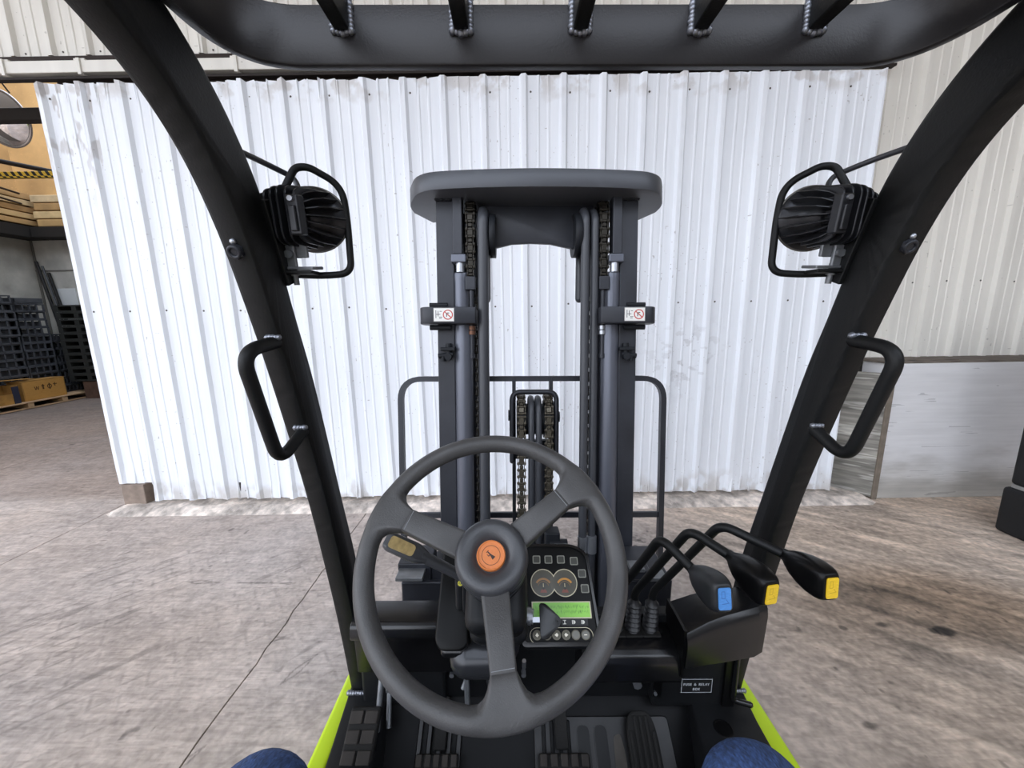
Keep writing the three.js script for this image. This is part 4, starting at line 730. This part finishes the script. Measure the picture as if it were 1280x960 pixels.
  part('column_foot', [lathe([[0, 0.0], [0.035, 0.002], [0.05, 0.012], [0.054, 0.03], [0.05, 0.11]], 32).rotateX(0.55).translate(-0.125, 1.03, -0.735), rod(V(-0.125, 1.05, -0.74), V(-0.12, 0.78, -0.86), 0.03, 0.036, 20)], mat(0x45464a, 0.28, 0.3));
  for (const q of [rod(V(-0.155, 0.9, -0.8), V(-0.155, 0.93, -0.79), 0.005, 0.005, 8), rod(V(-0.06, 0.9, -0.8), V(-0.06, 0.93, -0.79), 0.005, 0.005, 8)]) part('column_bolt', q, M.silver);
}
{
  const Q = planeM(0, 1.25, -0.64);
  const qp = (name, geos, m, parent = truck, keepUV = false) => { const o = part(name, geos, m, parent, keepUV); o.geometry.applyMatrix4(Q); return o; };
  const outline = roundPoly([[-0.072, 0.072], [0.03, 0.072], [0.058, 0.056], [0.067, -0.093], [-0.07, -0.094]], [0.006, 0.02, 0.02, 0.014, 0.008], 8);
  const pan = qp('instrument_panel', crease(extrude(outline, 0.045, 0.003, 3).translate(0, 0, -0.045), 40), M.panelBlack);
  qp('panel_bezel', crease(extrude(outline.map(([x, y]) => [x * 1.02, y * 1.02]), 0.006, 0.002, 2, [outline.map(([x, y]) => [x * 0.965, y * 0.965])]).translate(0, 0, -0.0035), 40), M.plastic, pan);
  qp('panel_lip', B(0.13, 0.02, 0.02, 0, -0.088, -0.04, 0.006), M.plastic, pan);
  const sq = (x, y) => qp('indicator_lamp', [B(0.0118, 0.0118, 0.0014, x, y, 0.0002, 0.0022)], mat(0x39392f, 0.35), pan);
  const fr = (x, y) => qp('indicator_frame', extrude(roundPoly([[-0.0074, -0.0072], [0.0074, -0.0072], [0.0074, 0.0072], [-0.0074, 0.0072]], 0.0024, 3), 0.0012, 0, 1, [roundPoly([[-0.0058, -0.0056], [0.0058, -0.0056], [0.0058, 0.0056], [-0.0058, 0.0056]], 0.0018, 3)]).translate(x, y, -0.0002), mat(0x8f8f84, 0.5), pan);
  for (const [x, y] of [[-0.041, 0.0446], [-0.018, 0.0446], [0.006, 0.0446], [0.031, 0.0417], [0.0442, 0.0198], [0.047, -0.0057]]) { sq(x, y); fr(x, y); }
  // twin gauge window
  const eight = (r, d) => { const p = [], c = d / 2, th = Math.acos(c / r); for (let k = 0; k <= 30; k++) { const a = -(PI - th) + (2 * PI - 2 * th) * k / 30; p.push([c + r * Math.cos(a), r * Math.sin(a)]); } for (let k = 0; k <= 30; k++) { const a = th + (2 * PI - 2 * th) * k / 30; p.push([-c + r * Math.cos(a), r * Math.sin(a)]); } return p; };
  const gaugeTex = canvasTex(512, 320, (c, w, h) => {
    c.fillStyle = '#4a4537'; c.fillRect(0, 0, w, h);
    for (const x of [146, 366]) {
      const g = c.createRadialGradient(x, 160, 10, x, 160, 150); g.addColorStop(0, '#3c382b'); g.addColorStop(1, '#5b5542'); c.fillStyle = g; c.beginPath(); c.arc(x, 160, 148, 0, 7); c.fill();
      c.lineWidth = 20; c.strokeStyle = x > 200 ? '#d2912c' : '#a8783f'; c.beginPath(); c.arc(x, 205, 82, PI * 1.18, PI * 1.82); c.stroke();
      c.lineWidth = 8; c.strokeStyle = '#7a5c30'; c.beginPath(); c.arc(x, 205, 58, PI * 1.1, PI * 1.9); c.stroke();
      c.strokeStyle = '#e6d5a8'; c.lineWidth = 6; c.beginPath(); c.moveTo(x, 210); c.lineTo(x, 165); c.stroke();
      c.fillStyle = '#8a4632'; c.beginPath(); c.arc(x, 250, 34, PI, 0); c.fill(); c.fillStyle = '#2c2a22'; c.beginPath(); c.arc(x, 212, 12, 0, 7); c.fill();
    }
  });
  const eg = new THREE.ShapeGeometry(shapeOf(eight(0.0222, 0.04)), 12); { const p = eg.attributes.position, uv = eg.attributes.uv; for (let i = 0; i < p.count; i++) uv.setXY(i, (p.getX(i) + 0.0465) / 0.093, (p.getY(i) + 0.029) / 0.058); }
  qp('gauge_face', eg.translate(-0.01, 0.0042, 0.0005), mat(0xffffff, 0.3, 0, { map: gaugeTex }), pan, true);
  qp('gauge_ring', extrude(eight(0.0236, 0.0402), 0.0016, 0, 1, [eight(0.0221, 0.0402)]).translate(-0.01, 0.0042, 0), M.cream, pan);
  // green display
  const lcd = canvasTex(512, 128, (c, w, h) => { const g = c.createLinearGradient(0, 0, w, 0); g.addColorStop(0, '#6fae3c'); g.addColorStop(1, '#93d653'); c.fillStyle = g; c.fillRect(0, 0, w, h); for (let i = 0; i < 260; i++) { c.fillStyle = `rgba(40,90,20,${0.1 + 0.15 * rnd()})`; c.fillRect(14 + rnd() * 484, 18 + Math.floor(rnd() * 2) * 44 + rnd() * 22, 4, 10 + 12 * rnd()); } });
  const disp = qp('lcd_display', B(0.103, 0.0235, 0.0014, 0.0005, -0.0398, 0.0003, 0), mat(0xffffff, 0.3, 0, { map: lcd, emissive: 0xffffff, emissiveMap: lcd, emissiveIntensity: 0.04 }), pan, true);
  qp('display_frame', extrude([[-0.0535, -0.0133], [0.0535, -0.0133], [0.0535, 0.0133], [-0.0535, 0.0133]], 0.0016, 0, 1, [[[-0.0515, -0.0115], [0.0515, -0.0115], [0.0515, 0.0115], [-0.0515, 0.0115]]]).translate(0.0005, -0.0398, 0), M.cream, pan);
  // symbols and the row of round keys inside their outline
  const sy = canvasTex(256, 64, (c, w, h) => { c.fillStyle = '#0b0b0c'; c.fillRect(0, 0, w, h); c.fillStyle = '#dcdad2'; c.font = 'bold 46px sans-serif'; c.fillText('I', 22, 48); c.fillRect(14, 12, 32, 5); c.fillRect(14, 46, 32, 5); for (const x of [118, 208]) { c.beginPath(); c.arc(x, 32, 18, -PI / 2, PI / 2); c.lineTo(x - 16, 50); c.lineTo(x - 16, 14); c.fill(); c.fillStyle = '#0b0b0c'; c.fillRect(x - 8, 16, 4, 32); c.fillStyle = '#dcdad2'; } });
  qp('panel_symbols', B(0.047, 0.0105, 0.0005, 0.0228, -0.0587, 0.0002, 0), mat(0xffffff, 0.4, 0, { map: sy }), pan, true);
  const pill = (r, l) => { const p = []; for (let k = 0; k <= 12; k++) { const a = -PI / 2 + PI * k / 12; p.push([l + r * Math.cos(a), r * Math.sin(a)]); } for (let k = 0; k <= 12; k++) { const a = PI / 2 + PI * k / 12; p.push([-l + r * Math.cos(a), r * Math.sin(a)]); } return p; };
  qp('key_row_outline', extrude(pill(0.0122, 0.0433), 0.0012, 0, 1, [pill(0.0114, 0.0433)]).translate(-0.0022, -0.0788, 0), M.cream, pan);
  const keyTex = (kind) => canvasTex(64, 64, (c) => { c.fillStyle = kind > 3 ? '#77766f' : '#5b5749'; c.fillRect(0, 0, 64, 64); c.fillStyle = '#efeada'; c.translate(32, 32); if (kind < 4) { c.rotate([0, PI, -PI / 2, PI / 2][kind]); c.beginPath(); c.moveTo(0, -20); c.lineTo(17, 4); c.lineTo(0, 18); c.lineTo(-17, 4); c.fill(); } else if (kind === 5) c.fillRect(-14, -4, 28, 8); });
  [-0.045, -0.0275, -0.011, 0.006, 0.023, 0.04].forEach((x, i) => {
    const k = qp('panel_key', lathe([[0, 0.0012], [0.0062, 0.0012], [0.0068, 0.0006], [0.0074, 0.001], [0.0078, 0]], 28).rotateX(PI / 2).translate(x, -0.0778, 0.0003), mat(0x6e6a5c, 0.45), pan);
    qp('key_symbol', new THREE.CircleGeometry(0.006, 28).translate(x, -0.0778, 0.0017), mat(0xffffff, 0.45, 0, { map: keyTex(i) }), pan, true);
  });
  // pod to the left of the column
  const podL = roundPoly([[-0.2225, 0.075], [-0.176, 0.075], [-0.164, -0.09], [-0.175, -0.1], [-0.214, -0.1], [-0.2235, -0.085]], [0.006, 0.006, 0.012, 0.012, 0.014, 0.012], 6);
  const pod = qp('switch_pod', crease(extrude(podL, 0.04, 0.0035, 3).translate(0, 0, -0.04), 40), M.panelBlack);
  qp('pod_base', [B(0.05, 0.12, 0.06, -0.195, -0.05, -0.07, 0.012)], M.plastic, pod);
  qp('column_shroud', B(0.12, 0.075, 0.1, -0.145, -0.105, -0.09, 0.034), mat(0x333437, 0.24, 0.35));
  // ignition barrel on the column's right side
  qp('ignition_barrel', [rod(V(-0.09, -0.048, 0.028), V(-0.056, -0.052, 0.032), 0.014, 0.014, 24), rod(V(-0.056, -0.052, 0.032), V(-0.052, -0.0525, 0.0325), 0.0115, 0.0115, 24)], M.silver);
}
// direction lever left of the wheel
{
  const l = group('direction_lever', 0, 0, 0, truck);
  part('stalk', [rod(V(-0.155, 1.30, -0.585), V(-0.239, 1.355, -0.578), 0.008, 0.0095, 14)], M.hub, l);
  const pd = []; const q = new THREE.Quaternion().setFromUnitVectors(V(1, 0, 0), V(-0.078, 0.04, 0).normalize());
  part('paddle', crease(extrude(roundPoly([[-0.012, -0.007], [0.01, -0.0155], [0.06, -0.015], [0.068, -0.01], [0.068, 0.01], [0.06, 0.015], [0.01, 0.0155], [-0.012, 0.007]], 0.008, 4), 0.016, 0.005, 3).translate(0, 0, -0.008), 45).rotateX(0.75).applyQuaternion(q).translate(-0.237, 1.354, -0.578), M.hub, l);
  const stk = canvasTex(192, 96, (c, w, h) => { c.fillStyle = '#c8ad72'; c.fillRect(0, 0, w, h); for (let i = 0; i < 160; i++) { c.fillStyle = `rgba(${150 + 60 * rnd() | 0},120,60,0.25)`; c.fillRect(rnd() * w, rnd() * h, 8, 6); } c.fillStyle = '#8a7038'; c.fillRect(20, 40, 30, 8); c.fillRect(70, 30, 10, 34); c.fillRect(110, 40, 34, 8); });
  part('paddle_sticker', extrude(roundPoly([[0.016, -0.009], [0.06, -0.0095], [0.06, 0.0095], [0.016, 0.009]], 0.006, 4), 0.001).translate(0, 0, 0.0084).rotateX(0.75).applyQuaternion(q).translate(-0.237, 1.354, -0.578), mat(0xc8ad72, 0.6, 0, { map: rep(dusty, 30) }), l);
  part('lever_collar', [B(0.01, 0.075, 0.05, -0.168, 1.285, -0.6, 0.004).rotateX(0), B(0.018, 0.07, 0.04, -0.178, 1.275, -0.605, 0.008)], M.plasticLow, l);
  const emb = canvasTex(64, 64, (c) => { c.fillStyle = '#1b1b1b'; c.fillRect(0, 0, 64, 64); c.strokeStyle = '#d8d032'; c.lineWidth = 10; c.beginPath(); c.arc(32, 32, 20, 0, 7); c.stroke(); c.fillStyle = '#d8d032'; c.fillRect(26, 14, 8, 34); });
  part('round_emblem', new THREE.CircleGeometry(0.0055, 24).rotateX(-0.8).translate(-0.176, 1.302, -0.5795), mat(0xffffff, 0.5, 0, { map: emb }), l, true);
}
// three hydraulic control levers with accordion boots
{
  const defs = [[[0.160, 1.0, -0.806], [0.198, 1.325, -0.675], [0.239, 1.293, -0.622], [0.245, 1.312, -0.535]], [[0.201, 1.0, -0.806], [0.256, 1.337, -0.682], [0.303, 1.321, -0.622], [0.319, 1.319, -0.535]], [[0.243, 1.0, -0.806], [0.320, 1.344, -0.69], [0.401, 1.323, -0.622], [0.412, 1.330, -0.535]]];
  const face = (k) => canvasTex(64, 96, (c, w, h) => { const base = k ? [226, 186, 34] : [74, 134, 200]; c.fillStyle = `rgb(${base})`; c.fillRect(0, 0, w, h); for (let i = 0; i < 90; i++) { c.fillStyle = `rgba(${base.map((v) => v + 25)},0.25)`; c.fillRect(rnd() * w, rnd() * h, 14, 3); } c.strokeStyle = k ? 'rgba(190,150,20,0.9)' : 'rgba(50,95,160,0.9)'; c.lineWidth = 3; c.strokeRect(16, 16, 16, 30); c.beginPath(); c.moveTo(38, 50); c.lineTo(50, 66); c.lineTo(16, 70); c.stroke(); });
  const faces = [face(0), face(1)];
  defs.forEach(([b, e, k0, k1], i) => {
    const l = group('control_lever', 0, 0, 0, truck);
    const [Bv, Ev, K0, K1] = [b, e, k0, k1].map((p) => V(...p));
    part('lever_rod', tube([Bv, V(Bv.x, 1.1, Bv.z), Ev, K0], 0.0088, 0.024, false, 60, 14), M.guard, l);
    // knob: loft from a round neck to a rounded rectangle
    const d = K1.clone().sub(K0), L = d.length(), zax = d.clone().normalize(), yax = V(0, 1, 0).addScaledVector(zax, -zax.y).normalize(), xax = yax.clone().cross(zax);
    const Mk = new THREE.Matrix4().makeBasis(xax, yax, zax).setPosition(K0);
    const secs = [[-0.004, 0.0098, 0.0098, 2], [0.004, 0.011, 0.011, 2], [0.014, 0.0165, 0.017, 2.1], [0.026, 0.0205, 0.022, 2.4], [0.042, 0.0222, 0.0258, 3], [0.058, 0.0218, 0.0275, 3.6], [0.071, 0.02, 0.0268, 4.2], [0.079, 0.0182, 0.0248, 4.5], [0.084, 0.0155, 0.022, 4.5], [0.086, 0.013, 0.0195, 4.5]], N = 36, pos = [], idx = [];
    const kl = L / 0.086;
    secs.forEach(([z, w, h, n]) => { for (let j = 0; j < N; j++) { const a = 2 * PI * j / N, c = Math.cos(a), s = Math.sin(a), sc = Math.pow(Math.pow(Math.abs(c), n) + Math.pow(Math.abs(s), n), -1 / n); pos.push(w * c * sc, h * s * sc - 0.05 * z, z * kl); } });
    for (let j2 = 0; j2 < secs.length - 1; j2++) for (let j = 0; j < N; j++) { const a = j2 * N + j, c = j2 * N + (j + 1) % N; idx.push(a, c, a + N, c, c + N, a + N); }
    const c0 = pos.length / 3; pos.push(0, -0.0043, 0.0865 * kl); for (let j = 0; j < N; j++) idx.push(c0, (secs.length - 1) * N + j, (secs.length - 1) * N + (j + 1) % N);
    const kg = new THREE.BufferGeometry(); kg.setAttribute('position', new THREE.Float32BufferAttribute(pos, 3)); kg.setIndex(idx); kg.computeVertexNormals();
    const kb = part('knob', kg.applyMatrix4(Mk), i ? M.gloss : mat(0x26282b, 0.45, 0, { map: rep(dusty, 20) }), l);
    const fg = extrude(roundPoly([[-0.0105, -0.0172], [0.0105, -0.0172], [0.0105, 0.0172], [-0.0105, 0.0172]], 0.004, 5), 0.002, 0.0006, 2).translate(0, -0.0043, 0.0862 * kl); { const p = fg.attributes.position, uv = fg.attributes.uv; for (let q = 0; q < p.count; q++) uv.setXY(q, p.getX(q) / 0.021 + 0.5, (p.getY(q) + 0.0043) / 0.0344 + 0.5); }
    part('knob_face', fg.applyMatrix4(Mk), mat(0xffffff, 0.35, 0, { map: faces[i ? 1 : 0] }), l, true);
    const bp = [[0.017, 0]]; for (let k = 0; k < 7; k++) bp.push([0.0135 - k * 0.0003, 0.003 + k * 0.0125], [0.0195 - k * 0.0006, 0.008 + k * 0.0125], [0.0195 - k * 0.0006, 0.0095 + k * 0.0125], [0.0125 - k * 0.0003, 0.0145 + k * 0.0125]); bp.push([0.0085, 0.1]);
    const ax = V(0, 1, 0.05).normalize();
    part('boot', lathe(bp, 28).applyQuaternion(new THREE.Quaternion().setFromUnitVectors(V(0, 1, 0), ax)).translate(Bv.x, Bv.y - 0.01, Bv.z), M.boot, l);
    part('boot_flange', B(0.042, 0.006, 0.044, Bv.x, 0.999, Bv.z, 0.003), M.rubber, l);
  });
}
// ignition key standing in its barrel
{
  const k = tag(group('ignition_key', 0.0656, 0, 0), 'black plastic-headed key standing in the ignition barrel below the display', 'key');
  k.rotation.z = -0.0134;
  const Q = planeM(0, 1.25, -0.64).multiply(new THREE.Matrix4().makeTranslation(-0.026, -0.0575, 0.036)).multiply(new THREE.Matrix4().makeScale(1.12, 1.12, 1));
  const sh = roundPoly([[-0.014, 0.022], [-0.005, 0.022], [0.018, 0.002], [0.018, -0.006], [-0.004, -0.026], [-0.014, -0.024]], [0.008, 0.008, 0.006, 0.006, 0.008, 0.008], 6);
  const hole = []; for (let i = 0; i < 16; i++) hole.push([0.0122 + 0.0022 * Math.cos(-i * PI / 8), -0.002 + 0.0022 * Math.sin(-i * PI / 8)]);
  const a = mesh('key_head', crease(extrude(sh, 0.005, 0.0012, 2, [hole]), 40), M.plastic, k); a.geometry.applyMatrix4(Q);
  const b = mesh('key_blade', B(0.03, 0.007, 0.002, -0.022, 0, 0.002, 0), M.silver, k); b.geometry.applyMatrix4(Q);
}
// ------------------------------------------------------------------ the driver's legs in jeans (the camera is at the driver's eyes)
{
  const bones = [];
  const J = { hipL: [-0.1, 1.095, 0.28, 0.115], kneeL: [-0.415, 0.978, -0.47, 0.076], ankL: [-0.36, 0.69, -0.50, 0.055], hipR: [0.1, 1.095, 0.28, 0.115], kneeR: [0.375, 0.982, -0.47, 0.078], ankR: [0.30, 0.70, -0.52, 0.055], waist: [0, 1.2, 0.36, 0.15], chest: [0, 1.3, 0.38, 0.15] };
  const bn = [['hipL', 'kneeL'], ['kneeL', 'ankL'], ['hipR', 'kneeR'], ['kneeR', 'ankR'], ['hipL', 'hipR'], ['hipL', 'waist'], ['hipR', 'waist']];
  const lo = V(-0.62, 0.56, -0.72), S = 1.34, N = 100;
  const mc = new MarchingCubes(N, new THREE.MeshStandardMaterial(), false, false, 300000);
  const sd = (p, A, Bq) => { const a = V(...A), b = V(...Bq), ab = b.clone().sub(a), t = clamp(p.clone().sub(a).dot(ab) / ab.lengthSq()); return p.distanceTo(a.addScaledVector(ab, t)) - (A[3] + (Bq[3] - A[3]) * t); };
  const p = V(0, 0, 0);
  for (let z = 0; z < N; z++) for (let y = 0; y < N; y++) for (let x = 0; x < N; x++) {
    p.set(lo.x + S * x / N, lo.y + S * y / N, lo.z + S * z / N);
    let d = 9; for (const [a, b] of bn) { const e = sd(p, J[a], J[b]), k = 0.03, h = clamp(0.5 + 0.5 * (d - e) / k); d = d * (1 - h) + e * h - k * h * (1 - h); }
    d += (fbm(p.x * 14, p.y * 14 + p.z * 20, 901, 2) - 0.5) * 0.006;
    if (p.y > 1.24) d = Math.max(d, p.y - 1.25);
    mc.field[x + y * N + z * N * N] = -d;
  }
  mc.isolation = 0; mc.update();
  const g = new THREE.BufferGeometry();
  g.setAttribute('position', new THREE.BufferAttribute(mc.positionArray.slice(0, mc.count * 3), 3));
  g.setAttribute('normal', new THREE.BufferAttribute(mc.normalArray.slice(0, mc.count * 3), 3));
  const pa = g.attributes.position; for (let i = 0; i < pa.count; i++) pa.setXYZ(i, (pa.getX(i) + 1) / 2 * S + lo.x, (pa.getY(i) + 1) / 2 * S + lo.y, (pa.getZ(i) + 1) / 2 * S + lo.z);
  const denim = dataTex(512, 512, (u, v) => { const tw = Math.sin((u * 160 + v * 160) * PI * 2) * 0.5 + 0.5, n = fbm(u * 12, v * 12, 911, 5, 12, 12), f = fbm(u * 80, v * 30, 921, 2, 80, 30); const k = 0.74 + (n - 0.5) * 0.16 + (f - 0.5) * 0.55 + tw * 0.12; return [0.25 * k, 0.36 * k, 0.57 * k]; });
  const who = tag(group('person', 0, 0, 0), 'seated driver in blue jeans, knees spread on both sides of the steering wheel', 'person');
  mesh('jeans', g, mat(0xffffff, 0.85, 0, { map: rep(denim, 5), bumpMap: rep(grain, 4), bumpScale: 0.0006 }), who);
  for (const [x, z] of [[-0.355, -0.54], [0.295, -0.56]]) mesh('shoe', [B(0.095, 0.075, 0.27, x, 0.66, z, 0.035)], M.rubber, who);
}
renderer.render(scene, camera);
